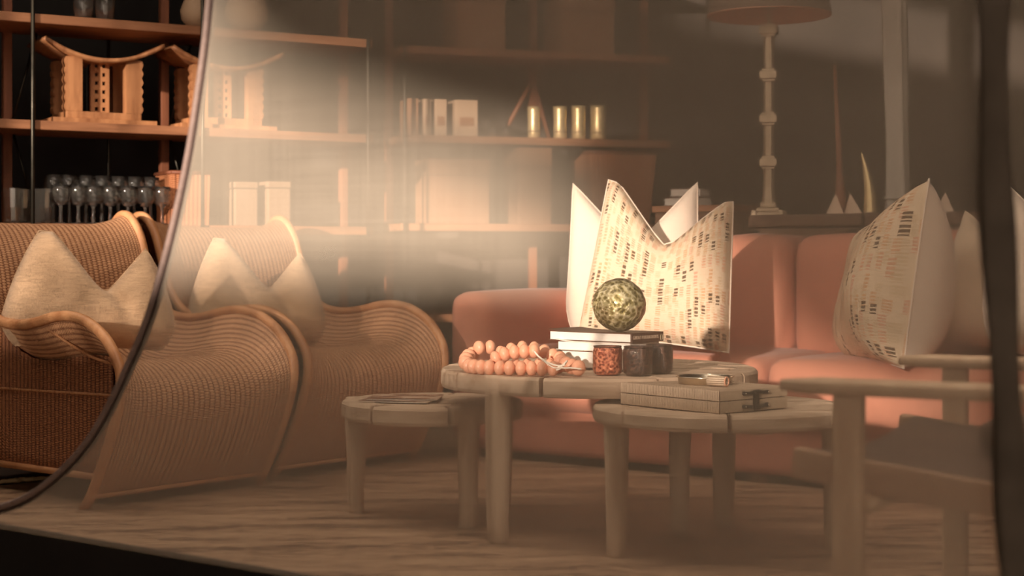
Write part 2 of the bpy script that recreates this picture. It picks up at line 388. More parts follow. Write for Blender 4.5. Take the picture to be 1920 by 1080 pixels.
# opening cut in the added drape so sun can reach the back shelf
sun_gap = [sunback(*q, DD) for q in ((-690, -520), (-365, -660), (-365, -880), (-690, -760))]
wv = [dr.verts.new(p) for p in sun_gap]
allv = vv+wv
fr = Vector((SD.y, -SD.x, 0)).normalized()
flat = lambda L_: [Vector((v.co.dot(fr), v.co.z, 0)) for v in L_]
for t in tessellate_polygon([flat(vv), flat(wv)]):
    try: dr.faces.new([allv[i] for i in t])
    except ValueError: pass
o = no_norm('sun_shaping_drape', dr, M['canvas_brown'], None); tag(o, 'added brown canvas drape behind the viewer, unseen, cut to shape the sun patch', 'drape'); solid(o, .01)  # unseen drape, outlined to carve the sun patch on the net
shr = thing('sun_blocking_shrub', 'added leafy shrub behind the viewer, unseen, dapples the sun', 'shrub', sunback(-600, 480, 4.2)*1.0); so = Vector(shr.location); so.z = 0; shr.location = so  # leaf cluster put in to break the sun on the chairs
bm = B(); rs_ = random.Random(4)
for i in range(2100):
    px_ = rs_.uniform(-1250, -60); zz_ = rs_.uniform(.35, 1.17)
    q = netp(px_, 480); q.z = zz_; q = q-SD*rs_.uniform(3.9, 4.6)-so
    a = rs_.uniform(0, 6.28); e = rs_.uniform(-.6, .6); m = Matrix.Rotation(a, 3, 'Z') @ Matrix.Rotation(e+1.2, 3, 'X')
    s_ = rs_.uniform(.035, .06)
    bm.faces.new([bm.verts.new(q+m @ Vector(v)*s_) for v in ((0, -1.2, 0), (.55, -.2, .1), (0, 1.3, 0), (-.55, -.2, .1))])
M['leaf'] = plain('olive_leaf', (.05, .06, .02), .6, var=.3)
o = obj('foliage', bm, M['leaf'], shr); o['kind'] = 'stuff'
obj('stem', tube([(0, 0, 0), (.05, .02, .8), (-.1, .05, 1.6)], .03, 6), M['deck'], shr)
p0 = sunback(-1500, 0, 5.2); p1 = sunback(2600, 0, 5.2)
hz = netp(600, 515).z+SD.z*-1*5.2
scr = thing('sun_blocking_reeds', 'added tall reed fence behind the viewer, unseen, blocks the low sun', 'fence', (p0.x, p0.y, 0), math.atan2(p1.y-p0.y, p1.x-p0.x))  # added fence, its top sets the lower edge of the sun patch
L = (p1-p0).length
bm = B()
for i in range(int(L/.05)): box(bm, i*.05, i*.05+.052, -.01-.004*(i % 3), .01, .0, hz+.006*sin(i*1.7))
o = obj('reed_panel', bm, M['reed'], scr); o['kind'] = 'stuff'
obj('top_rail', bx(0, L, -.03, .03, hz-.05, hz-.02), M['table'], scr)

# ------------------------------------------------------------------ wicker chairs
NV = Vector((.776, -.631, 0)); CANG = math.atan2(-.631, .776); WID = .695
edge_pr = [(-.80, .70), (-.805, .78), (-.79, .86), (-.745, .915), (-.685, .912), (-.63, .85), (-.59, .75), (-.545, .645), (-.47, .572), (-.36, .553), (-.25, .562), (-.15, .582), (-.06, .585), (.03, .565), (.11, .52), (.165, .455), (.182, .40), (.172, .33), (.13, .22), (.085, .13), (.04, .05)]
mid_pr = [(-.80, .70), (-.805, .79), (-.79, .835), (-.745, .872), (-.685, .872), (-.625, .82), (-.58, .72), (-.555, .58), (-.51, .47), (-.40, .415), (-.28, .405), (-.18, .415), (-.09, .43), (0, .438), (.08, .425), (.14, .385), (.162, .33), (.152, .26), (.12, .18), (.082, .11), (.04, .05)]
Es = spline([(a, z, 0) for a, z in edge_pr], 5); Ms = spline([(a, z, 0) for a, z in mid_pr], 5)
NP = len(Es)-1
def samp(S, s):
    k = s*NP; i = min(int(k), NP-1); return S[i].lerp(S[i+1], k-i)
def sheet(s, v, off=0):
    vv = 2*v-1; q = (1-abs(vv)**4.5); e = samp(Es, s); m = samp(Ms, s); p = e.lerp(m, q)
    return Vector((p.x, v*WID, p.y))
slen = [0]
for i in range(NP): slen.append(slen[-1]+(Es[i+1]-Es[i]).length)
# ease v so the steep flanks are well sampled, width arc measured on the seat section
NVs = 44
vpar = [.5-.5*cos(pi*j/NVs) for j in range(NVs+1)]
varc = [0]
for j in range(NVs): varc.append(varc[-1]+(sheet(.5, vpar[j+1])-sheet(.5, vpar[j])).length)
def wicker_chair(O, label):
    root = thing('wicker_armchair', label, 'armchair', O, CANG, 'rattan lounge chairs facing the tables')
    bm = grid(lambda a, b: sheet(a, vpar[round(b*NVs)]), NP, NVs, lambda a, b: (varc[round(b*NVs)], slen[round(a*NP)]))
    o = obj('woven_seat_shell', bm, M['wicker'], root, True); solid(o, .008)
    for y in (0, WID):
        pts = [(-.80+.0, y, .0), (-.79, y, .35)]+[(p.x, y, p.y) for p in Es]+[(.0, y, 0)]
        pts = [Vector(p) for p in pts]
        obj('cane_rim', tube([Vector((p.x, p.y, max(p.z, .0))) for p in pts], .0165, 10), M['cane'], root, True)
    obj('bottom_rail', tube([(.03, 0, .045), (.03, WID, .045)], .014, 10), M['cane'], root, True)
    obj('bottom_rail', tube([(-.79, 0, .09), (-.79, WID, .09)], .012, 10), M['cane'], root, True)
    for y in (.085, WID-.085):
        top = []
        v = y/WID
        def sp(u, w):
            # u along the side from back to front, w up
            s = .27+u*.58; p = sheet(s, v); a = -.77+u*(.80); 
            zt = None
            # find shell height above a
            best = min(((abs(sheet(k/120, v).x-a), sheet(k/120, v).z) for k in range(30, 103)))
            zt = best[1]-.012
            zt = min(zt, .60)
            return Vector((a, y, .085+(zt-.085)*w))
        bm = grid(sp, 30, 8, lambda a, b: (a*.80, b*.40))
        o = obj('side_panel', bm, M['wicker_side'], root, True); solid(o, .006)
        obj('side_rail', tube([(-.78, y, .085), (.04, y, .085)], .012, 8), M['cane'], root, True)
        obj('side_rail', tube([(-.78, y-.006*(1 if y < .3 else -1), .33), (.12, y-.006*(1 if y < .3 else -1), .345)], .0045, 6), M['cane'], root, True)
    # back panel going down behind
    bm = grid(lambda a, b: Vector((-.80+.02*(1-a), a*0+b*WID, .09+a*.62)), 6, 12, lambda a, b: (b*WID, a*.62))
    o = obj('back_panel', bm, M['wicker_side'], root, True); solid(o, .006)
    # thin strut curving across the outside of the near arm
    obj('arm_strut', tube(spline([(-.22, .012, .55), (-.13, .035, .50), (-.02, .045, .46), (.10, .03, .445), (.165, .01, .435)], 5), .0045, 6), M['cane'], root, True)
    return root
OA = Vector((-1.300, 4.86, 0)); OB = Vector((-.830, 5.52, 0))
wicker_chair(OA, 'woven rattan lounge chair nearest the zip, half seen bare at left with a linen cushion')
wicker_chair(OB, 'woven rattan lounge chair veiled by the net, second one, beside the low round side table')

# ------------------------------------------------------------------ cushions
def cushion(name, label, P, w, h, t, mats, rz, tilt=0, roll=0, chop=.3, taper=.12, chopw=.42, pinch=.06, group=None, lean=0, ears=(0, 0), piping=None, side=None, chopx=0, crease=0, botround=True):
    root = thing(name, label, 'cushion', P, rz, group)
    n = 36
    def outline(u, v):      # u,v in -1..1, pinched sides, chopped top
        x = u*(1-pinch*(1-u*u)*0)*w/2; 
        x *= (1-pinch*(1-v*v))*(1-taper*((v+1)/2)**2); z = v*(1-pinch*(1-u*u))*h/2
        g = max(0, 1-math.sqrt(((u-chopx)/chopw)**2+.01)+.1)**1.1; z -= chop*h*g*max(0, (v+1)/2)**1.6
        if v < -.45: x *= 1-.20*((-v-.45)/.55)**2*(1 if botround else 0)
        z += (ears[0] if u < 0 else ears[1])*abs(u)**2*max(0, v)
        return x, z
    def th(u, v):
        b = max(0, (1-u**4))**.55*max(0, (1-v**4))**.55
        g = math.exp(-((u-chopx)/(chopw*.55))**2)*max(0, v+.2)
        return t/2*b*(1-.35*max(0, min(1, g)))*(1+.12*sin(3*u+2*v))
    M4 = Matrix.Rotation(tilt, 4, 'X') @ Matrix.Rotation(roll, 4, 'Y')
    def face(sg):
        def fn(a, b):
            u = 2*a-1; v = 2*b-1; u = math.copysign(abs(u)**.85, u); v = math.copysign(abs(v)**.85, v)
            x, z = outline(u, v); y = sg*th(u, v)
            y += .012*sin(5*u+1)*(1-v*v)*sg*.5
            if crease: y += crease*math.exp(-((u-chopx-.25*(1-v)*.6)/.09)**2)*math.exp(-((v+.0)/.55)**2)*(1 if sg < 0 else 0)
            return M4 @ Vector((x, y, z+h/2))
        return fn
    fr = grid(face(-1), n, n); o = obj('cushion_front', fr, mats[0], root, True)
    bk = grid(face(1), n, n); o2 = obj('cushion_back', bk, mats[1], root, True)
    pts = []
    for k in range(4):
        for j in range(14):
            s = -1+2*j/14
            u, v = [(s, -1), (1, s), (-s, 1), (-1, -s)][k]
            u = math.copysign(abs(u)**.85, u); v = math.copysign(abs(v)**.85, v)
            x, z = outline(u, v); pts.append(M4 @ Vector((x, 0, z+h/2)))
    pts.append(pts[0]); obj('seam', tube(pts, .0035, 6), piping or mats[1], root, True)
    return root
def below(px, py, Y, h): # base point so that the cushion stands with bottom at that pixel
    return at(px, py, Y)
cushion('linen_cushion', 'pointed natural linen cushion in the wicker chair left of the zip', at(166, 652, 5.22), .575, .385, .20, (M['linen'], M['linen']), R(18), R(-14), R(3), .50, .40, .90, .03, 'linen cushions on the rattan chairs', chopx=.25, crease=.03)
cushion('linen_cushion', 'pointed pale linen cushion behind the net in the second wicker chair', at(482, 645, 5.85), .53, .39, .20, (M['linen'], M['linen']), R(18), R(-12), R(2), .46, .40, .92, .03, 'linen cushions on the rattan chairs', chopx=.25, crease=.03)

# ------------------------------------------------------------------ sofa
SO = Vector((-.25, 6.15, 0)); SA = math.atan2(-.596, .803)
sofa = thing('velvet_sofa', 'long rust coloured velvet sofa behind the round tables', 'sofa', SO, SA)
def puffbox(x0, x1, y0, y1, z0, z1, r=.05, puff=.015, topfn=None):
    bm = bx(x0, x1, y0, y1, z0, z1); bmesh.ops.bevel(bm, geom=list(bm.edges), offset=r, segments=5, profile=.5, affect='EDGES')
    bmesh.ops.triangulate(bm, faces=[f for f in bm.faces if len(f.verts) > 4])
    bmesh.ops.subdivide_edges(bm, edges=[e for e in bm.edges if e.calc_length() > .12], cuts=5, use_grid_fill=True)
    cx_, cy_, cz_ = (x0+x1)/2, (y0+y1)/2, (z0+z1)/2; hx, hy, hz_ = (x1-x0)/2, (y1-y0)/2, (z1-z0)/2
    for v in bm.verts:
        u, w, q = (v.co.x-cx_)/hx, (v.co.y-cy_)/hy, (v.co.z-cz_)/hz_
        if abs(q) > .85: v.co.z += math.copysign(puff*(1-u*u)*(1-w*w), q)
        if abs(w) > .85: v.co.y += math.copysign(puff*(1-u*u)*(1-q*q), w)
        if topfn: v.co.z = topfn(v.co.x, v.co.y, v.co.z)
    return bm
SL = 3.4
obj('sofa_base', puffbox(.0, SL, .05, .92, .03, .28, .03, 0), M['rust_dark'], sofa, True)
for x0, x1 in ((.20, 1.345), (1.355, 2.35), (2.36, 3.36)):
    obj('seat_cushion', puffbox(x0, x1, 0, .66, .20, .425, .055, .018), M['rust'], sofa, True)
def back_top(x, y, z):
    if z < .5: return z
    k = max(0, min(1, (x-.12)/.85)); k = k*k*(3-2*k); return z-(1-k)*.16*(z-.5)/.35
for x0, x1 in ((.16, 1.16), (1.17, 2.35), (2.36, 3.36)):
    bm = puffbox(x0, x1, .56, .90, .38, .845, .07, .02, back_top); obj('back_cushion', bm, M['rust'], sofa, True)
obj('sofa_arm', puffbox(-.02, .17, .02, .92, .05, .63, .06, .01), M['rust'], sofa, True)
for x in (.08, 1.3, 2.3):
    for y in (.10, .86): obj('sofa_foot', bx(x-.03, x+.03, y-.03, y+.03, 0, .04), M['dark_wood'], sofa)
def sofap(t, d, z): return SO+Vector((.803, -.596, 0))*t+Vector((.596, .803, 0))*d+Vector((0, 0, z))

# sofa cushions
cushion('white_cushion', 'plain white linen cushion on the sofa behind the left printed cushion', at(1184, 640, 5.78), .50, .58, .16, (M['white_linen'], M['white_linen']), R(-12), R(-9), R(0), .36, .08, .95, .04, ears=(.01, .01))
cushion('printed_cushion', 'dash-printed cushion leaning on the sofa back behind the glass ball', at(1222, 648, 5.50), .535, .555, .20, (M['printed'], M['white_linen']), R(-16), R(-12), R(4.5), .34, .16, .80, .05, 'printed cushions on the sofa', ears=(.02, -.03), chopx=.05, botround=False)
cushion('printed_cushion', 'dash-printed cushion with white back, seen edge on at the right of the sofa', at(1650, 688, 5.24), .54, .57, .33, (M['printed'], M['white_linen']), R(-88), R(-9), R(-3), .12, .05, .9, .05, 'printed cushions on the sofa', ears=(-.17, .03), botround=False)
cushion('white_cushion', 'cream cushion on the sofa half hidden by the dark strap', at(1856, 655, 5.15), .46, .44, .18, (M['cream'], M['cream']), R(-40), R(-14), R(8), .25, .15, .9, .04)
cushion('white_cushion', 'white cushion at the right edge of the picture beyond the strap', at(1975, 650, 4.55), .42, .50, .18, (M['white_linen'], M['white_linen']), R(-30), R(-10), R(0), .3, .15, .9, .04)

# ------------------------------------------------------------------ round tables
def table(name, label, cx, cy, r, h, legs, lr, nseg, rot, th=.052):
    root = thing(name, label, 'table', (cx, cy, 0)); root['group'] = 'round weathered wooden tables'
    ri = r-.075; gap = .006
    for k in range(nseg):
        a0 = rot+2*pi*k/nseg+gap/r; a1 = rot+2*pi*(k+1)/nseg-gap/r
        bm = B(); n = 8; dz = random.uniform(-.0015, .0015)
        rows = []
        for i in range(n+1):
            a = a0+(a1-a0)*i/n
            rows.append([bm.verts.new((q*cos(a), q*sin(a), z+dz)) for q, z in ((ri, h-th), (r-.004, h-th), (r, h-th+.01), (r, h-.008), (r-.006, h), (ri, h))])
        for s, t in zip(rows, rows[1:]):
            for j in range(6): bm.faces.new((s[j], s[(j+1) % 6], t[(j+1) % 6], t[j]))
        bm.faces.new(rows[0]); bm.faces.new(rows[-1][::-1])
        obj('rim_segment', bm, M['table'], root, bevel=.002)
    # planks inside the rim
    pw = .085; y = -ri; i = 0
    while y < ri-.01:
        y1 = min(y+pw-.004, ri); bm = B(); lo, hi = [], []
        for j in range(7):
            yy = y+(y1-y)*j/6; xx = math.sqrt(max(0, (ri-.003)**2-yy*yy)); lo.append((-xx, yy)); hi.append((xx, yy))
        out = lo+hi[::-1]; zz1 = h-.001+random.uniform(-.0015, .001)
        t_ = [bm.verts.new((p[0], p[1], zz1)) for p in out]; b_ = [bm.verts.new((p[0], p[1], h-.03)) for p in out]
        bm.faces.new(t_); bm.faces.new(b_[::-1])
        for k in range(len(out)): bm.faces.new((t_[k], b_[k], b_[(k+1) % len(out)], t_[(k+1) % len(out)]))
        obj('top_plank', bm, M['table'], root); y += pw; i += 1
    for lx, ly in legs:
        dx, dy = lx-cx, ly-cy; d = math.hypot(dx, dy); q = min(d, r-lr*.75); px_, py_ = dx/d*q, dy/d*q
        pr = [(lr*.74, 0), (lr*.80, .006), (lr*.84, .06), (lr*.95, h*.5), (lr*1.05, h*.85), (lr*1.08, h-.008), (lr*1.0, h+.001)]
        bm = lathe(pr, 14)
        for v in bm.verts:
            v.co.x += .002*sin(v.co.z*31+lx*9); v.co.y += .002*cos(v.co.z*23)
        obj('leg', bm, M['table_leg'], root, True, loc=(px_, py_, 0), rot=(0, 0, random.uniform(0, 6)))
    # cross battens under the top
    obj('batten', bx(-ri+.02, ri-.02, -.03, .03, h-.055, h-.03), M['table'], root, rot=(0, 0, rot+.4))
    return root
table('round_coffee_table', 'largest round weathered wooden coffee table carrying beads, books and glass ball', .25, 4.62, .455, .45, [(-.057, 4.28), (.607, 4.58), (.33, 4.98)], .036, 9, 3.62)
table('round_side_table', 'smallest round weathered side table with magazines, beside the second wicker chair', -.235, 4.735, .268, .345, [(-.481, 4.81), (-.124, 4.53), (.01, 4.89)], .031, 7, 4.05)
table('round_low_table', 'round weathered low table carrying the ribbed box, in front at right', .54, 4.165, .33, .385, [(.268, 4.10), (.467, 4.45), (.86, 4.2)], .031, 7, 4.66, .042)

# ------------------------------------------------------------------ things on the tables
# books
def book(label, x, y, z, L, Wd, T, rz, cov, pages='page', title=None):
    root = thing('book', label, 'book', (x, y, z), rz, 'large books stacked on the coffee table')
    # origin = near corner; x to the left-away along pages, y along spine
    c = .0028
    o = obj('cover', bx(0, L, 0, Wd, 0, c), M[cov], root, bevel=.0006); o = obj('cover', bx(0, L, 0, Wd, T-c, T), M[cov], root, bevel=.0006)
    obj('spine', bx(-.0015, .0035, 0, Wd, 0, T), M[cov], root, bevel=.001)
    obj('page_block', bx(.003, L-.004, .004, Wd-.004, c, T-c), M[pages], root)
    return root
BC = at(1183, 640, 4.42); uL = Vector((1020-960, 0)); 
# direction of spine edge: from (1183,..) to (1270,..) ; page edge towards (1020,..)
S1 = at(1270, 632, 4.60); P1 = at(1018, 627, 4.62)
sdir = math.atan2(S1.y-BC.y, S1.x-BC.x); pdir = math.atan2(P1.y-BC.y, P1.x-BC.x)
zt = .45
Ts = (.050, .026, .027)
z0 = zt+.002; zs = [z0, z0+.0505, z0+.0505+.0265]
def book_at(label, corner, L, Wd, T, z, cov, extra=0):
    root = thing('book', label, 'book', (corner.x, corner.y, z), sdir+extra, 'large books stacked on the coffee table')
    c = .0026   # local x along the spine, local y along the visible page edge (away-left)
    for zc in (0, T-c):
        bm = grid(lambda a, b: Vector((a*Wd, b*L, zc+c/2+(.006*max(0, b-.7)**2*10 if zc > 0 else 0))), 2, 12); o = obj('cover', bm, M[cov], root); solid(o, c)
    obj('spine', bx(0, Wd, -.0022, .0022, 0, T), M[cov], root, bevel=.001)
    obj('page_block', bx(.003, Wd-.003, .0025, L-.006, c, T-c), M['page'], root)
    return root
# spine faces the camera-right, so in local axes the spine lies along x
b1 = book_at('grey backed book at the bottom of the stack on the coffee table', BC+Vector((.0, .004, 0)), .27, .155, .050, zs[0], 'cover_dark', .02)
b2 = book_at('white book in the middle of the stack on the coffee table', BC+Vector((-.004, .004, 0)), .25, .150, .026, zs[1], 'cover_white', .03)
b3 = book_at('dark spined book lettered Great Migrations, on top of the stack', BC, .29, .158, .027, zs[2], 'cover_dark')
def text_mesh(body, size, parent, loc, rot, mat):
    cu = bpy.data.curves.new('t', 'FONT'); cu.body = body; cu.size = size; cu.extrude = .0003; cu.align_x = 'LEFT'; cu.align_y = 'CENTER'
    to = bpy.data.objects.new('t', cu); C.objects.link(to); dg = bpy.context.evaluated_depsgraph_get()
    me = bpy.data.meshes.new_from_object(to.evaluated_get(dg)); bpy.data.objects.remove(to)
    me.materials.clear(); me.materials.append(mat)
    o = bpy.data.objects.new('spine_lettering', me); C.objects.link(o); o.parent = parent; o.location = loc; o.rotation_euler = rot; return o
text_mesh('GREAT MIGRATIONS', .0135, b3, (.006, -.0027, .0135), (R(90), 0, 0), M['ink'])
bm = B(); box(bm, .142, .1435, -.0032, -.002, .004, .019); box(bm, .1515, .153, -.0032, -.002, .004, .019); box(bm, .142, .153, -.0032, -.002, .004, .0055); box(bm, .142, .153, -.0032, -.002, .0175, .019)
obj('spine_emblem', bm, M['emblem'], b3)

# glass ball
zb = zs[2]+.0275
bp = at(1161, 573, 4.52); rb = .0755
ball = thing('glass_ball', 'green gold crackled glass ball resting on the stacked books', 'ornament', (bp.x, bp.y, zb))
bm = B(); bmesh.ops.create_icosphere(bm, subdivisions=5, radius=rb, matrix=Matrix.Translation((0, 0, rb)))
from mathutils import noise as mn
for v in bm.verts:
    d = v.co-Vector((0, 0, rb)); k = mn.noise(d*62)*.0016; v.co += d.normalized()*k
obj('ball_shell', bm, M['ball'], ball, True)
# pale band round the middle, a reflection painted onto the ball
bm = lathe([(rb*cos(a), rb+rb*sin(a)) for a in [R(x) for x in (-2, 0, 2, 4, 6, 8)]], 64, closed=False)
for v in bm.verts:
    d = v.co-Vector((0, 0, rb)); v.co = Vector((0, 0, rb))+d*1.002
o = obj('reflection_band', bm, M['ball_reflection'], ball, True)

# votive glasses
def votive(px, Y, label, red, r=.040, h=.076):
    p = at(px, 0, Y); root = thing('candle_holder', label, 'candle holder', (p.x, p.y, zt+.001), 0, 'dark glass candle holders by the books')
    bm = lathe([(0, 0), (r*.8, 0), (r*.96, .006), (r, .016), (r, h*.8), (r*.97, h-.006), (r*.90, h), (r*.86, h-.003), (r*.9, h*.75), (r*.9, .012), (0, .01)], 40)
    for v in bm.verts:
        d = math.hypot(v.co.x, v.co.y)
        if d > r*.93: a = math.atan2(v.co.y, v.co.x); k = 1+.014*sin(a*14)*sin(v.co.z*420); v.co.x *= k; v.co.y *= k
    obj('glass_cup', bm, M['votive_red' if red else 'votive'], root, True)
    obj('metal_lip', tube([(r*.93*cos(a*pi/16), r*.93*sin(a*pi/16), h) for a in range(33)], .0018, 6), M['votive'], root, True)
    obj('tealight', lathe([(0, .013), (.019, .013), (.019, .028), (0, .028)], 20), M['page'], root, True)
votive(1139, 4.31, 'copper speckled red brown glass candle holder next to the beads', True)
votive(1196, 4.29, 'middle smoked dark glass candle holder, in front of the book spine', False)
votive(1236, 4.38, 'rightmost dark glass candle holder under the book corner', False, .038)

# beads
bd = thing('bead_garland', 'heaped string of large peach wooden beads with white cord on the coffee table', 'beads', (0, 0, 0)); bead_root = bd
def beads_along(pts, sp, r, sq=.72, seed=0):
    pts = spline(pts, 14); acc = 0; last = pts[0]; places = [pts[0]]; dirs = []
    for a, b in zip(pts, pts[1:]):
        acc += (b-a).length
        if acc >= sp: places.append(b); acc = 0
    for i, p in enumerate(places):
        d = (places[min(i+1, len(places)-1)]-places[max(i-1, 0)]).normalized()
        yield p, d
beadme = None
def put_bead(p, d, s=1):
    global beadme
    if beadme is None:
        bm = B(); bmesh.ops.create_uvsphere(bm, u_segments=20, v_segments=12, radius=1.0)
        for v in bm.verts:
            if math.hypot(v.co.x, v.co.y) < .01: pass
            v.co.z *= .74
        beadme = bpy.data.meshes.new('bead'); bm.to_mesh(beadme); bm.free(); beadme.materials.append(M['bead'])
        for q in beadme.polygons: q.use_smooth = True
    o = bpy.data.objects.new('bead', beadme); C.objects.link(o); o.parent = bd; o.location = p
    o.rotation_euler = d.to_track_quat('Z', 'Y').to_euler(); o.scale = (.0205*s,)*3; return o
Yb = 4.30
def bp_(px, py, Y): return at(px, py, Y)
rb_ = .0205
def onz(px, Y, z): return Vector(((px-CX)/F*Y, Y, z))
zb0 = zt+rb_
front = [onz(880, 4.36, zb0), onz(905, 4.31, zb0), onz(960, 4.275, zb0), onz(1040, 4.25, zb0)]
for p, d in beads_along(front, .0262, rb_): put_bead(p, d)
left = [onz(873, 4.40, zb0+.006), onz(876, 4.46, zb0+.018), onz(890, 4.52, zb0+.026)]
for p, d in beads_along(left, .034, rb_): put_bead(p, d)
put_bead(onz(898, 4.49, zb0+.042), Vector((1, .6, 0)).normalized()); put_bead(onz(919, 4.50, zb0+.043), Vector((1, .2, 0)).normalized())
z2 = zb0+.033
top1 = [onz(930, 4.33, z2-.010), onz(948, 4.33, z2+.002), onz(975, 4.325, z2+.008), onz(1002, 4.32, z2+.010)]
for p, d in beads_along(top1, .026, rb_): put_bead(p, d, 1.0)
top2 = [onz(940, 4.40, z2), onz(965, 4.41, z2+.010), onz(990, 4.42, z2+.013), onz(1015, 4.41, z2+.006), onz(1035, 4.39, z2-.006), onz(1052, 4.36, z2-.014)]
for p, d in beads_along(top2, .03, rb_): put_bead(p, d)
under = [onz(925, 4.40, zb0), onz(970, 4.37, zb0), onz(1020, 4.36, zb0), onz(1050, 4.33, zb0)]
for p, d in beads_along(under, .030, rb_): put_bead(p, d)
right = [onz(1052, 4.33, zb0+.014), onz(1066, 4.29, zb0+.006), onz(1088, 4.25, zb0+.001)]
for p, d in beads_along(right, .027, rb_): put_bead(p, d, 1.06)
cordp = [at(1002, 659, 4.27), at(1012, 670, 4.24), at(1030, 681, 4.225), at(1048, 686, 4.22), at(1058, 683, 4.22), at(1063, 677, 4.22), at(1058, 682, 4.215), at(1052, 690, 4.215), at(1043, 694, 4.22)]
o = obj('cotton_cord', tube(spline(cordp, 5), .0026, 7), M['cord'], bd, True); tag(o, 'white cotton cord tied through the beads')
o = obj('cotton_cord', tube(spline([at(1046, 687, 4.215), at(1056, 690, 4.21), at(1072, 690, 4.205), at(1090, 692, 4.205)], 5), .0022, 7), M['cord'], bd, True)
o = obj('cotton_cord', tube(spline([at(1003, 661, 4.265), at(1016, 674, 4.235), at(1040, 690, 4.215), at(1060, 684, 4.21)], 5), .0018, 7), M['cord'], bd, True)

# magazines on the small table
mz = .347
for i, (p, rz, L_, W_, lb) in enumerate(((at(752, 0, 4.70), R(-12), .21, .17, 'lower pale edged magazine on the smallest round table'), (at(760, 0, 4.71), R(-4), .21, .16, 'upper magazine with a patterned brown cover on the smallest round table'))):
    r_ = thing('magazine', lb, 'magazine', (p.x, p.y, mz+i*.0055), rz, 'magazines on the side table')
    bm = grid(lambda a, b: Vector(((a-.5)*L_, (b-.5)*W_, .003+.002*abs(sin(a*3)))), 8, 3); o = obj('magazine_cover', bm, M['magz'], r_); solid(o, .001)
    obj('magazine_pages', bx(-L_/2+.002, L_/2-.002, -W_/2+.001, W_/2-.001, 0, .0028), M['page'], r_)

# ribbed box on the low table
hz0 = .386; BX = Vector((.503, 3.884, 0)); bw = math.atan2(.28, -.203)
box_r = thing('ribbed_box', 'pale ribbed bone box with a dark iron latch on the low round table', 'box', (BX.x, BX.y, hz0), math.atan2(.16, .193))
# local x along right face (.25), local y along left face (.346)
BWd, BL, BH = .25, .346, .056
obj('box_body', bx(.003, BWd-.003, .003, BL-.003, 0, BH*.52), M['gray_side'], box_r, bevel=.001)
obj('box_lid', bx(.003, BWd-.003, .003, BL-.003, BH*.54, BH), M['lid'], box_r, bevel=.001)
def bone_panel(z0, z1):
    o = obj('bone_panel', bx(0, BL, 0, .004, z0, z1), M['bone'], box_r, bevel=.0008, loc=(0, 0, 0), rot=(0, 0, R(90))); o.location = (.0035, 0, 0); return o
bone_panel(.001, BH*.50); bone_panel(BH*.55, BH-.001)
for z0_, z1_ in ((.001, BH*.5), (BH*.55, BH-.001)): obj('end_panel', bx(.004, BWd, -.0005, .004, z0_, z1_), M['gray_side'], box_r, bevel=.0008)
bm = tube(spline([(.085, -.004, .0455), (.105, -.006, .045), (.128, -.008, .050), (.15, -.006, .0455), (.168, -.004, .0455)], 4), [.0045]*17, 8)
tube(spline([(.085, -.004, .013), (.105, -.006, .012), (.128, -.008, .007), (.15, -.006, .012), (.168, -.004, .014)], 4), [.0045]*17, 8, bm)
box(bm, .119, .135, -.010, -.002, .008, .050)
latch = obj('iron_latch', bm, M['black_iron'], box_r, bevel=.001)
for x, z in ((.085, .0455), (.168, .0455), (.085, .013), (.168, .014)):
    bm = B(); bmesh.ops.create_uvsphere(bm, u_segments=12, v_segments=8, radius=.0058); obj('rivet', bm, M['black_iron'], latch, True, loc=(x, -.005, z))
    bm = B(); bmesh.ops.create_uvsphere(bm, u_segments=8, v_segments=6, radius=.0022); obj('rivet_head', bm, M['silver'], latch, True, loc=(x, -.0105, z))
# dish and carved piece on the box
dp = at(1322, 0, 4.11); dish = thing('silver_dish', 'small round silver dish on the ribbed box', 'dish', (dp.x, dp.y, hz0+BH))
obj('dish_bowl', lathe([(0, 0), (.060, 0), (.068, .002), (.070, .015), (.0745, .018), (.0745, .0195), (.068, .0185), (.065, .004), (0, .003)], 48), M['silver'], dish, True)
obj('dish_rim', tube([(.0735*cos(a*pi/24), .0735*sin(a*pi/24), .019) for a in range(49)], .0016, 6), M['silver'], dish, True)
cp = at(1345, 0, 4.015)
cl = thing('bone_napkin_ring', 'little pale carved ring lying against the silver dish', 'ring', (cp.x, cp.y, hz0+BH+.0005), R(-35))
bm = lathe([(.009, -.026), (.0125, -.025), (.013, 0), (.0125, .025), (.009, .026), (.0095, 0), (.009, -.026)], 24, closed=False)
obj('ring_body', bm, M['bone'], cl, True, loc=(0, 0, .0135), rot=(0, R(90), 0))
obj('ring_edge', tube([(.026, .011*cos(a*pi/12), .0135+.011*sin(a*pi/12)) for a in range(25)], .0018, 6), M['bead'], cl, True)

# ------------------------------------------------------------------ wooden armchair at right
ac = thing('wooden_armchair', 'square framed pale wooden armchair with dark leather seat at the right front', 'armchair', (.51, 2.42, 0), math.atan2(-.486, .874))
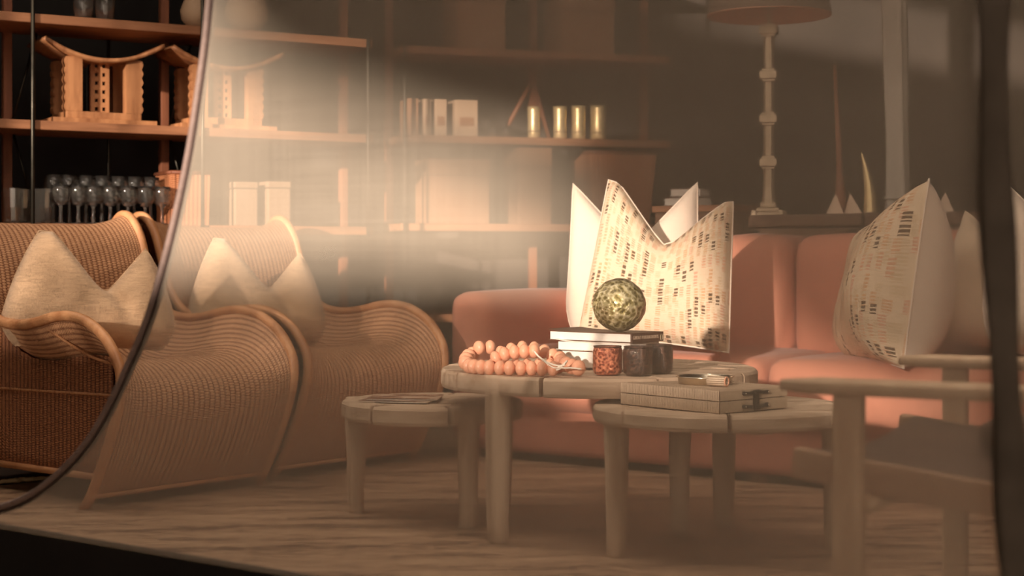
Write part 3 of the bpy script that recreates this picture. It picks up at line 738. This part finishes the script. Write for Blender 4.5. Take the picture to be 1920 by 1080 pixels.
# local x = towards the back of the chair (right/near), y = across to far side
def post(x, y, z1, w=.044, d=.034, z0=0):
    return obj('post', bx(x-w/2, x+w/2, y-d/2, y+d/2, z0, z1), M['chair_wood'], ac, bevel=.005)
AW = .66; AZ = .583
for y in (0, AW):
    post(0, y, AZ-.02); 
    post(.52, y, AZ-.02)
    bm = B(); n = 14
    prof = []
    for i in range(n+1):
        x = -.105+.72*i/n; w = .038 if x > -.06 else .014+.024*((x+.105)/.045); prof.append((x, w))
    rows = []
    for x, w in prof:
        t_ = .011 if x > -.08 else .008
        rows.append([bm.verts.new((x, y+a*w, AZ-.011+b*t_)) for a, b in ((-1, -.6), (-.8, -1), (.8, -1), (1, -.6), (1, .6), (.8, 1), (-.8, 1), (-1, .6))])
    for s, t in zip(rows, rows[1:]):
        for j in range(8): bm.faces.new((s[j], s[(j+1) % 8], t[(j+1) % 8], t[j]))
    bm.faces.new(rows[0]); bm.faces.new(rows[-1])
    obj('armrest', bm, M['chair_wood'], ac, True)
    # sloping side rail
    a = math.atan2(-.035, .30)
    iy = y+.030 if y == 0 else y-.030
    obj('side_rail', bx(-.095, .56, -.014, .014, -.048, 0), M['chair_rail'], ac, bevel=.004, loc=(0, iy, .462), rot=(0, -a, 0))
obj('front_rail', tube([(.03, 0.0, .395), (.03, AW, .395)], .013, 10), M['chair_wood'], ac, True)
obj('back_rail', tube([(.5, 0.0, .33), (.5, AW, .33)], .013, 10), M['chair_wood'], ac, True)
bm = grid(lambda a, b: Vector((-.07+.60*a, .03+(AW-.06)*b, .468-.07*a-.035*sin(pi*b)*(.6+.4*a))), 14, 14)
o = obj('leather_seat', bm, M['leather'], ac, True); solid(o, .006)
bm = grid(lambda a, b: Vector((.50+.16*a, .03+(AW-.06)*b, .42+.48*a-0.02*sin(pi*b))), 10, 10); o = obj('leather_back', bm, M['leather'], ac, True); solid(o, .006)
for y in (.03, AW-.03): obj('back_post', tube([(.46, y, .30), (.67, y, .93)], .016, 10), M['chair_wood'], ac, True)
sc_ = puffbox(.10, .20, AW-.26, AW-.06, .44, .485, .012, .004)
obj('seat_pad', sc_, M['leather'], ac, True)

# ------------------------------------------------------------------ strap in front
sp_ = [(1862, -500), (1863, -100), (1864, 100), (1866, 300), (1872, 480), (1882, 650), (1892, 820), (1899, 980), (1903, 1100)]
sw = []
for px, py in sp_:
    k = (px-CX)/F; Y = 2.35/(1+.75*k)-.07; sw.append(Vector((k*Y, Y, H-(py-CY)/F*Y)))
sw = spline(sw, 6); 
bm = B(); prev = None
for i, p in enumerate(sw):
    hw = .0185+.0025*sin(i*.35); a = .15*sin(i*.22)
    dx = Vector((cos(a-.2), sin(a-.2), 0))
    ring = [bm.verts.new(p+dx*s*hw+Vector((0, -.004*k2+.003*sin(s*3+i*.3), 0))) for s, k2 in ((-1, 0), (-.5, 1), (0, 1.3), (.5, 1), (1, 0), (.5, -1), (0, -1.3), (-.5, -1))]
    if prev:
        for j in range(8): bm.faces.new((prev[j], prev[(j+1) % 8], ring[(j+1) % 8], ring[j]))
    else: bm.faces.new(ring)
    prev = ring
bm.faces.new(prev)
o = obj('hanging_strap', bm, M['strap'], None, True); tag(o, 'dark charcoal webbing strap hanging down the right side in front of the net', 'strap')

# ------------------------------------------------------------------ shelving at left
S0 = Vector((-1.952, 6.1, 0)); SHA = math.atan2(.515, .857)
def shp(px): # distance along the shelf for a pixel column at the front edge
    k = (px-CX)/F; return (k*6.1+1.952)/(.857-.515*k)
shelf = thing('shelving_unit', 'tall open shelving of reddish wood and black rods along the left wall', 'shelf', S0, SHA)
ZS = (.10, .48, .896, 1.294, 1.705, 2.1)
x0s, x1s = shp(-420), shp(700)
for z in ZS:
    xs = [x0s, shp(383), x1s]
    for a, b in zip(xs, xs[1:]):
        obj('shelf_board', bx(a+.002, b-.002, 0, .36, z-.036, z), M['shelf_wood'], shelf, bevel=.003)
for px in (-330, 60, 378, 688):
    x = shp(px); obj('front_rod', tube([(x, -.012, 0), (x, -.012, 2.5)], .0085, 8), M['rod'], shelf, True)
for px in (-360, 36, 342, 690):
    x = shp(px)+.03; obj('rear_post', bx(x-.017, x+.017, .30, .335, 0, 2.5), M['shelf_post'], shelf, bevel=.002)
for px in (36, 342):
    x = shp(px)+.03
    for k in range(4):
        za, zb_ = ZS[k+1]-.03, ZS[k]+.02
        obj('cross_brace', tube([(x+.012, .27, zb_ if k % 2 else za), (x+.12, .32, za if k % 2 else zb_)], .0055, 6), M['rod'], shelf, True)
for px in (236,):
    x = shp(px)+.03; obj('rear_rod', tube([(x, .33, 0), (x, .33, 2.5)], .007, 6), M['rod'], shelf, True)
def onshelf(px, d, z):
    x = shp(px); return S0+Vector((.857, .515, 0))*x+Vector((-.515, .857, 0))*d+Vector((0, 0, z))
def back_px(px, d):   # shelf x so that a point at depth d is seen at px
    k = (px-CX)/F; # (S0 + e1 x + e2 d)
    X0 = -1.952-.515*d; Y0 = 6.1+.857*d; return (k*Y0-X0)/(.857-.515*k)
def onsh(px, d, z):
    x = back_px(px, d); return S0+Vector((.857, .515, 0))*x+Vector((-.515, .857, 0))*d+Vector((0, 0, z))

# carved stools
def carved_stool(px, label, sc=1.0, d=.06):
    p = onsh(px, d, ZS[3]); r = thing('carved_stool', label, 'stool', p, SHA, 'carved stools on the shelf')
    Wd, Dp, Hh = .27*sc, .22, .27
    obj('stool_base', bx(-Wd*.78, Wd*.78, -.02, Dp+.02, 0, .020), M['carved'], r, bevel=.003)
    obj('stool_plinth', bx(-Wd*.56, Wd*.56, -.0, Dp, .020, .048), M['carved'], r, bevel=.003)
    def seat(a, b):
        u = 2*a-1; return Vector((u*.245*sc, -.02+b*(Dp+.04), .245+.075*abs(u)**2.0))
    o = obj('curved_seat', grid(seat, 24, 4), M['carved'], r, True); md = solid(o, .016, 1); 
    for sx_ in (-1, 1):
        for y0 in (0, Dp-.045):
            bm = B(); n = 28; rows = []
            for i in range(n+1):
                z = .048+(.215*i/n); w = .008*abs(sin(i/n*pi*6)); xo = sx_*(.150*sc+w); xi = sx_*.088*sc; zt_ = z
                rows.append([bm.verts.new(q) for q in ((xi, y0, zt_), (xo, y0, zt_), (xo, y0+.045, zt_), (xi, y0+.045, zt_))])
            for s, t in zip(rows, rows[1:]):
                for j in range(4): bm.faces.new((s[j], s[(j+1) % 4], t[(j+1) % 4], t[j]))
            bm.faces.new(rows[0]); bm.faces.new(rows[-1]); obj('scalloped_leg', bm, M['carved'], r)
    # pierced centre column: a slab with real holes, made as a lattice of small blocks
    bm = B(); cols = 2; rowsn = 6; cw = .075*sc; x_a = -cw/2; zc0, zc1 = .048, .255; hw = .0075
    xsplit = [x_a, x_a+cw*.22, x_a+cw*.40, x_a+cw*.62, x_a+cw*.80, x_a+cw]
    zstep = (zc1-zc0)/rowsn
    for i in range(5):
        if i in (1, 3):
            for k in range(rowsn):
                zc = zc0+zstep*(k+.5); box(bm, xsplit[i], xsplit[i+1], Dp/2-.05, Dp/2-.03, zc0+zstep*k, zc-hw); box(bm, xsplit[i], xsplit[i+1], Dp/2-.05, Dp/2-.03, zc+hw, zc0+zstep*(k+1))
        else: box(bm, xsplit[i], xsplit[i+1], Dp/2-.05, Dp/2-.03, zc0, zc1)
    col = obj('pierced_column', bm, M['carved'], r)
    obj('column_core', bx(-cw*.42, cw*.42, Dp/2-.03, Dp/2+.03, zc0, zc1), M['black_iron'], col)
    return r
carved_stool(196, 'carved wooden stool with crescent seat and pierced column, in full view left of the zip')
carved_stool(428, 'carved wooden stool with crescent seat, behind the zip and the net')
# goblets and tumblers
def goblet_mesh():
    h = .195; pr = [(0, 0), (.036, 0), (.036, .002), (.010, .007), (.006, .016), (.0085, .030), (.005, .045), (.0065, .062), (.0045, .080), (.010, .092), (.026, .104), (.035, .122), (.037, .140), (.036, .17), (.034, h), (.0325, h), (.0345, .17), (.0355, .140), (.0335, .124), (.024, .107), (.0, .098)]
    return lathe(pr, 24)
g0 = None
gps = [(114, .05), (147, .05), (175, .05), (207, .05), (240, .05), (272, .05), (304, .05), (100, .15), (130, .15), (161, .15), (191, .15), (222, .15), (252, .15), (283, .15)]
ords = ['leftmost', 'second', 'third', 'fourth', 'fifth', 'sixth', 'rightmost']
for i, (px, d) in enumerate(gps):
    row = 'front' if i < 7 else 'rear'; nm = ords[i % 7]
    lb = f'{nm} clear stemmed goblet of the {row} row on the low shelf' + (' counted from the left' if nm not in ('leftmost', 'rightmost') else '')
    p = onsh(px, d, ZS[2]+.001)
    if g0 is None:
        g0 = obj('goblet', goblet_mesh(), M['clear'], None, True); o = g0
    else: o = g0.copy(); C.objects.link(o)
    if i < 7: o.scale = (1.05, 1.05, .78)
    else: o.scale = (1, 1, 1)
    o.location = p; o.rotation_euler = (0, 0, random.uniform(0, 6)); tag(o, lb, 'glass', 'stemmed goblets on the low shelf')
tm = lathe([(0, 0), (.027, 0), (.030, .004), (.034, .06), (.037, .135), (.0355, .135), (.032, .06), (.027, .012), (0, .012)], 12)
t0 = None
for px, d, lb in ((24, .05, 'leftmost clear tumbler of the front pair on the low shelf'), (80, .05, 'clear tumbler just right of the front rod on the low shelf'), (40, .15, 'clear tumbler left of the front rod, rear row'), (66, .16, 'clear tumbler behind the front rod, rear row')):
    if t0 is None: t0 = obj('tumbler', tm, M['clear'], None, False); o = t0
    else: o = t0.copy(); C.objects.link(o)
    o.location = onsh(px, d, ZS[2]+.001); tag(o, lb, 'glass', 'tumblers on the low shelf')
def basket(name, label, P, rz, w, d, h, taper=.9, m='basket', group=None, cat='basket', ang=None):
    r = thing(name, label, cat, P, rz, group)
    bm = B(); n = 10; uvl = bm.loops.layers.uv.verify()
    peri = 2*(w+d)
    def fn(a, b):
        k = taper+(1-taper)*b; s = a*4; i = int(s) % 4; f = s-int(s)
        c_ = [(-1, -1), (1, -1), (1, 1), (-1, 1)]; p, q = c_[i], c_[(i+1) % 4]
        return Vector(((p[0]+(q[0]-p[0])*f)*w/2*k, d/2+(p[1]+(q[1]-p[1])*f)*d/2*k, b*h))
    grid(fn, 16, n, lambda a, b: (a*peri, b*h), bm)
    bmesh.ops.remove_doubles(bm, verts=bm.verts, dist=1e-5)
    o = obj('basket_wall', bm, M[m], r); solid(o, .008, -1)
    obj('basket_floor', bx(-w/2*taper, w/2*taper, d/2-d/2*taper, d/2+d/2*taper, 0, .008), M[m], r)
    obj('basket_rim', tube([(-w/2, 0, h), (w/2, 0, h), (w/2, d, h), (-w/2, d, h), (-w/2, 0, h)], .008, 8), M[m], r, True)
    return r
def lidbox(name, label, P, rz, w, d, h, m, cat='box', group=None, lid=.25):
    r = thing(name, label, cat, P, rz, group)
    obj('box_body', bx(-w/2, w/2, 0, d, 0, h*(1-lid)-.002), M[m], r, bevel=.004); obj('box_lid', bx(-w/2-.003, w/2+.003, -.003, d+.003, h*(1-lid), h), M[m], r, bevel=.004); return r
basket('storage_basket', 'square brown woven basket right of the goblets, partly behind the zip', onsh(358, .06, ZS[2]), SHA, .165, .2, .215, .95)
for px, h_, lb in ((462, .185, 'left of two pale canisters behind the net above the cushion'), (524, .19, 'right one of two pale canisters behind the net above the cushion')):
    p = onsh(px, .08, ZS[2]); r = thing('canister', lb, 'canister', p, SHA, 'pale canisters on the low shelf'); w = .052
    obj('canister_body', bx(-w, w, -.0, .10, 0, h_-.03), M['canister'], r, bevel=.006); obj('canister_lid', bx(-w-.002, w+.002, -.002, .102, h_-.028, h_), M['canister'], r, bevel=.006)
for px, d, lb in ((156, .12, 'dark glass jar at the top edge, left one on the upper shelf'), (196, .12, 'dark glass jar at the top edge, right one on the upper shelf')):
    p = onsh(px, d, ZS[4]); r = thing('glass_jar', lb, 'jar', p, 0, 'jars on the upper shelf')
    obj('jar_body', lathe([(0, 0), (.035, 0), (.040, .01), (.040, .12), (.028, .15), (.026, .15), (.037, .118), (.037, .012), (0, .006)], 24), M['clear'], r, True)
    obj('jar_lid', lathe([(0, .15), (.030, .15), (.030, .175), (0, .178)], 24), M['black_iron'], r, True)
for px, lb, sc1 in ((372, 'ribbed cream gourd vase at the top left beside the zip', 1.0), (462, 'round pale gourd vase on the upper shelf behind the net', 1.25)):
    p = onsh(px, .12, ZS[4]); r = thing('gourd_vase', lb, 'vase', p, 0, 'pale gourd vases')
    pr = [(0, 0), (.02, 0), (.045, .012), (.068, .045), (.072, .08), (.058, .12), (.030, .15), (.022, .175), (.026, .185), (.018, .184), (.02, .15), (0, .14)]
    bm = lathe([(a*sc1, z*sc1) for a, z in pr], 36)
    for v in bm.verts:
        a = math.atan2(v.co.y, v.co.x); k = 1+.035*abs(sin(a*8)); v.co.x *= k; v.co.y *= k
    obj('vase_body', bm, M['pale_box'], r, True); obj('vase_rim', tube([(.0235*sc1*cos(a*pi/12), .0235*sc1*sin(a*pi/12), .184*sc1) for a in range(25)], .003, 6), M['bone'], r, True)

# ------------------------------------------------------------------ second shelving run behind the net
C0 = at(752, 0, 7.30); C0.z = 0; C1 = at(1262, 0, 7.72); C1.z = 0; CA = math.atan2((C1-C0).y, (C1-C0).x); CL = (C1-C0).length
sh2 = thing('shelving_unit', 'hazy wooden shelving on the back wall with brass candle cups and baskets', 'shelf', C0, CA)
ZC = (.10, .50, .92, 1.325, 1.733, 2.15)
e1 = (C1-C0).normalized(); e2 = Vector((-e1.y, e1.x, 0))
for z in ZC: obj('shelf_board', bx(0, CL, 0, .34, z-.035, z), M['shelf_wood'], sh2, bevel=.003)
for x in (.02, CL*.55, CL-.02):
    obj('rear_post', bx(x-.018, x+.018, .30, .335, 0, 2.5), M['shelf_post'], sh2, bevel=.002)
for x in (.015, CL-.015): obj('front_rod', tube([(x, -.012, 0), (x, -.012, 2.5)], .008, 8), M['rod'], sh2, True)
for a in (-1, 1): obj('cross_brace', tube([(CL*.55-a*.03, .29, 1.70), (CL*.55+a*.13-.04, .31, 1.33)], .013, 6), M['shelf_post'], sh2, True)
def onC(px, d, z):
    k = (px-CX)/F; x = (k*(C0.y+e2.y*d)-(C0.x+e2.x*d))/(e1.x-k*e1.y); return C0+e1*x+e2*d+Vector((0, 0, z))
for px, w, lb in ((802, .036, 'narrow tan box file, left of three on the hazy shelf'), (827, .056, 'middle tan box file of three on the hazy shelf'), (875, .110, 'wide tan box file, right of three on the hazy shelf'), (775, .05, 'brown box file at the left end of the hazy shelf')):
    r = thing('box_file', lb, 'box', onC(px, .05, ZC[3]), CA, 'tan box files')
    obj('file_body', bx(-w/2, w/2, 0, .16, 0, .172), M['pale_box' if px > 790 else 'brown_box'], r, bevel=.003); obj('file_label', bx(-w*.3, w*.3, -.002, .0, .05, .09), M['brown_box'], r)
for px, rr, hh, lb in ((1001, .030, .150, 'brass candle cup standing alone, leftmost on the hazy shelf'), (1050, .032, .155, 'second brass candle cup from the left on the hazy shelf'), (1085, .034, .16, 'third brass candle cup from the left on the hazy shelf'), (1122, .040, .165, 'rightmost and largest brass candle cup on the hazy shelf')):
    r = thing('brass_cup', lb, 'candle holder', onC(px, .06, ZC[3]), 0, 'brass cups on the back shelf')
    obj('cup_body', lathe([(0, 0), (rr*.9, 0), (rr, .006), (rr*.97, .03), (rr*1.0, .034), (rr*.94, hh*.5), (rr, hh-.02), (rr*1.04, hh), (rr*.95, hh), (rr*.88, hh-.02), (rr*.85, .02), (0, .01)], 28), M['brass'], r, True)
    obj('cup_band', tube([(rr*1.0*cos(a*pi/12), rr*1.0*sin(a*pi/12), .034) for a in range(25)], .003, 6), M['brass_dull'], r, True)
for px, lb in ((925, 'tiny dark glass left of the two between box files and brass cups'), (950, 'tiny dark glass right one of the two between box files and brass cups')):
    o = obj('shot_glass', lathe([(0, 0), (.022, 0), (.026, .055), (.024, .055), (.020, .008), (0, .008)], 16), M['clear'], None, True, loc=onC(px, .08, ZC[3]+.001)); tag(o, lb, 'glass', 'small glasses on the hazy shelf')
lidbox('storage_box', 'large brown box on the hazy upper shelf, left one', onC(903, .03, ZC[4]), CA, .235, .25, .30, 'brown_box', group='boxes on the hazy upper shelf')
lidbox('storage_box', 'large brown box on the hazy upper shelf, right one', onC(1103, .03, ZC[4]), CA, .27, .25, .27, 'brown_box', group='boxes on the hazy upper shelf')
basket('storage_basket', 'terracotta woven basket under the brass cups behind the white cushion', onC(1168, .03, ZC[2]), CA, .35, .26, .345, .82)
lidbox('storage_box', 'tall tan box beside the terracotta basket', onC(1003, .03, ZC[2]), CA, .165, .22, .36, 'brown_box')
lidbox('storage_box', 'broad tan box lost in the glow at the left of the low shelf', onC(860, .03, ZC[2]), CA, .30, .22, .30, 'brown_box')

# ------------------------------------------------------------------ console behind the sofa
def conp(px, d):   # local x on the console line for a pixel column
    o0 = sofap(0, d, 0); k = (px-CX)/F; return (k*o0.y-o0.x)/(.803+.596*k)
CD = 1.00; chest_z = .936
for pxa, pxb, lb in ((1402, 1614, 'dark wooden chest behind the sofa under the brass lamp'), (1620, 1850, 'dark wooden chest behind the sofa, right of the lamp chest'), (1856, 2100, 'dark wooden chest behind the sofa at the right edge')):
    xa, xb = conp(pxa, CD), conp(pxb, CD); p = sofap(xa, CD, 0); w = xb-xa
    r = thing('wooden_chest', lb, 'chest', p, SA, 'chests behind the sofa')
    obj('chest_body', bx(.008, w-.008, .008, .40, .10, chest_z-.055), M['dark_wood'], r, bevel=.004)
    obj('chest_lid', bx(0, w, 0, .41, chest_z-.05, chest_z), M['dark_wood'], r, bevel=.006)
    for x in (.02, w-.05): obj('iron_strap', bx(x, x+.03, .002, .008, .12, chest_z-.06), M['black_iron'], r)
    for x in (.03, w-.03):
        for y in (.03, .37): obj('leg', bx(x-.02, x+.02, y-.02, y+.02, 0, .10), M['dark_wood'], r)
def oncon(px, d, z=0): return sofap(conp(px, CD+d), CD+d, chest_z+z)
# lamp
lp = oncon(1442, .20); lp.z = chest_z
lamp = thing('table_lamp', 'tall cast brass table lamp with knuckled column and wide shade', 'lamp', lp, SA+R(20))
for i, (w, z0_, z1_) in enumerate(((.062, 0, .016), (.048, .016, .034), (.034, .034, .058))): obj('lamp_base', bx(-w, w, -w, w, z0_, z1_), M['brass_dull'], lamp, bevel=.004)
for sx_ in (-1, 1):
    for sy_ in (-1, 1): obj('base_knob', bx(sx_*.055-.012, sx_*.055+.012, sy_*.055-.012, sy_*.055+.012, 0, .024), M['brass_dull'], lamp, bevel=.003)
ls = lp.y/F; hcol = (398-22)*ls
obj('lamp_column', lathe([(.030, .058), (.026, .10), (.0235, .12), (.0235, hcol-.06), (.027, hcol-.05), (.009, hcol-.035), (.008, hcol+.04)], 12), M['brass_dull'], lamp, False)
for py in (298, 216, 134, 50):
    zc = (398-py)*ls
    bm = B(); box(bm, -.037, .037, -.037, .037, zc-.017, zc+.017); box(bm, -.028, .028, -.028, .028, zc-.028, zc+.028); obj('column_collar', bm, M['brass_dull'], lamp, bevel=.003)
zs0 = hcol-.0; rs = 115*ls
o = obj('lamp_shade', lathe([(rs, zs0), (rs*.78, zs0+.30)], 48, closed=False), M['shade'], lamp, True); solid(o, .003, 1)
o = obj('shade_lining', lathe([(rs*.985, zs0+.001), (rs*.765, zs0+.30)], 48, closed=False), M['shade_in'], lamp, True)
obj('shade_trim', tube([(rs*cos(a*pi/24), rs*sin(a*pi/24), zs0) for a in range(49)], .003, 6), M['shade_in'], lamp, True)
for a in range(3): obj('shade_spoke', tube([(0, 0, zs0+.03), (rs*.96*cos(a*2.094), rs*.96*sin(a*2.094), zs0+.02)], .002, 6), M['brass_dull'], lamp)
bm = B(); bmesh.ops.create_uvsphere(bm, u_segments=16, v_segments=10, radius=.03); obj('bulb', bm, M['page'], lamp, True, loc=(0, 0, zs0+.09))
# folded napkins
def napkin(px, w, h_, lb, d=.10, lean_=0):
    r = oncon(px, d); bm = B()
    a = bm.verts.new((lean_*w, .01, h_)); bs = [bm.verts.new(q) for q in ((-w/2, 0, 0), (-.05*w, -.035, 0), (w/2, 0, 0), (.2*w, .05, 0), (-.3*w, .05, 0))]
    for i in range(5): bm.faces.new((a, bs[i], bs[(i+1) % 5]))
    bm.faces.new(bs); bmesh.ops.subdivide_edges(bm, edges=list(bm.edges), cuts=2, use_grid_fill=True)
    o = obj('folded_napkin', bm, M['napkin'], None, loc=(r.x, r.y, chest_z+.001), rot=(0, 0, SA), bevel=.002); tag(o, lb, 'napkin', 'folded white napkins on the chests')
napkin(1565, .080, .085, 'white folded napkin peak right of the lamp, left of a pair'); napkin(1600, .078, .085, 'white folded napkin peak right of the lamp, right of a pair', .10, -.25)
napkin(1771, .078, .080, 'single white folded napkin peak right of the printed cushion tip')
# brass tusk and dark pole
p = oncon(1632, .14); tk = thing('brass_horn', 'slender curved pale brass horn standing on the chest', 'ornament', (p.x, p.y, chest_z+.0))
obj('horn_body', tube(spline([(0, 0, 0), (-.002, 0, .08), (-.016, 0, .17), (-.036, 0, .245)], 6), [.028-.0265*(i/18)**1.4 for i in range(19)], 14), M['brass'], tk, True)
obj('horn_foot', lathe([(0, 0), (.028, 0), (.028, .008), (.022, .014), (0, .014)], 20), M['brass_dull'], tk, True)
p = oncon(1577, .26); pl = thing('carved_paddle', 'thin reddish carved wooden paddle leaning upright on the chest', 'ornament', (p.x, p.y, chest_z))
obj('paddle_shaft', tube([(0, 0, 0.0), (-.006, .02, .30), (-.016, .05, .62)], [.017, .013, .007], 10), M['shelf_post'], pl, True)
obj('paddle_blade', tube([(.0, 0, .01), (.0, .0, .04), (-.003, .008, .14), (-.004, .012, .18)], [.012, .024, .020, .012], 10), M['shelf_post'], pl, True)
# side cabinet with books left of lamp
p = sofap(conp(1300, 1.12), 1.12, 0); cabw = .40
r = thing('side_cabinet', 'low reddish wooden cabinet between lamp and white cushion', 'cabinet', p, SA)
obj('cabinet_body', bx(-.19, .19, 0, .32, 0, .955), M['dark_wood'], r, bevel=.003); obj('cabinet_top', bx(-.20, .20, -.01, .33, .957, .985), M['shelf_wood'], r, bevel=.003)
obj('cabinet_door', bx(-.17, .17, -.008, -.001, .10, .93), M['dark_wood'], r, bevel=.002)
for i, (w, lb) in enumerate(((.17, 'lower brown book of the stack on the side cabinet'), (.14, 'upper book of the stack on the side cabinet'))):
    q = p+Vector((-.01+.01*i, .12, .986+i*.038)); b_ = thing('stacked_book', lb, 'book', q, SA+R(10*i), 'books on the side cabinet')
    for zc in (0, .033): obj('cover', bx(-w/2, w/2, -.06, .06, zc, zc+.003), M['cover_grey'], b_)
    obj('page_block', bx(-w/2+.003, w/2-.003, -.057, .057, .003, .033), M['page'], b_)

# tied tent curtain
k = (1683-CX)/F; Yc = 6.9; pc = Vector((k*Yc, Yc, 0))
def curt(a, b):
    z = 2.85*(1-b)+.02; th_ = a*2*pi; w = .052*(1+.10*sin(z*3.3+.6))+.002*sin(z*9)
    px_off = -.018*(z-1.9)*(.6) - .0
    rr = w*(1+.16*sin(5*th_+z*1.2)+.07*sin(9*th_))
    return Vector((rr*cos(th_)+.01*sin(z*2.2)-.008, rr*.8*sin(th_), z))
bm = grid(curt, 60, 40); bmesh.ops.remove_doubles(bm, verts=bm.verts, dist=1e-5)
ct = thing('tied_curtain', 'pale grey gathered tent curtain hanging behind the printed cushion', 'curtain', pc); obj('curtain_cloth', bm, M['canvas_pale'], ct, True)
obj('curtain_tie', tube([(.058*cos(a*pi/12), .05*sin(a*pi/12), 1.02) for a in range(25)], .008, 8), M['canvas_pale'], ct, True)

# rug under the wicker chairs
rg = thing('woven_rug', 'dark flat rug with pale fringed edge under the wicker chair at left', 'rug', (0, 0, 0))
q0 = at(160, 897, 1); fpts = []
def fl(px, py):
    Y = F*H/(py-CY); return Vector(((px-CX)/F*Y, Y, 0))
ra, rb2 = fl(-200, 926), fl(158, 897); dd = (rb2-ra); nn = Vector((-dd.y, dd.x, 0)).normalized()*1.0
bm = B(); vs = [bm.verts.new(v+Vector((0, 0, .006))) for v in (ra, rb2, rb2+nn, ra+nn)]; bm.faces.new(vs); o = obj('rug_field', bm, M['rug'], rg); solid(o, .006, 0)
pts = [ra.lerp(rb2, i/60)+Vector((0, 0, .012+.002*sin(i*2.1)))+nn*(.006*sin(i*1.3)) for i in range(61)]
obj('rug_fringe', tube(pts, .0075, 6), M['fringe'], rg, True)
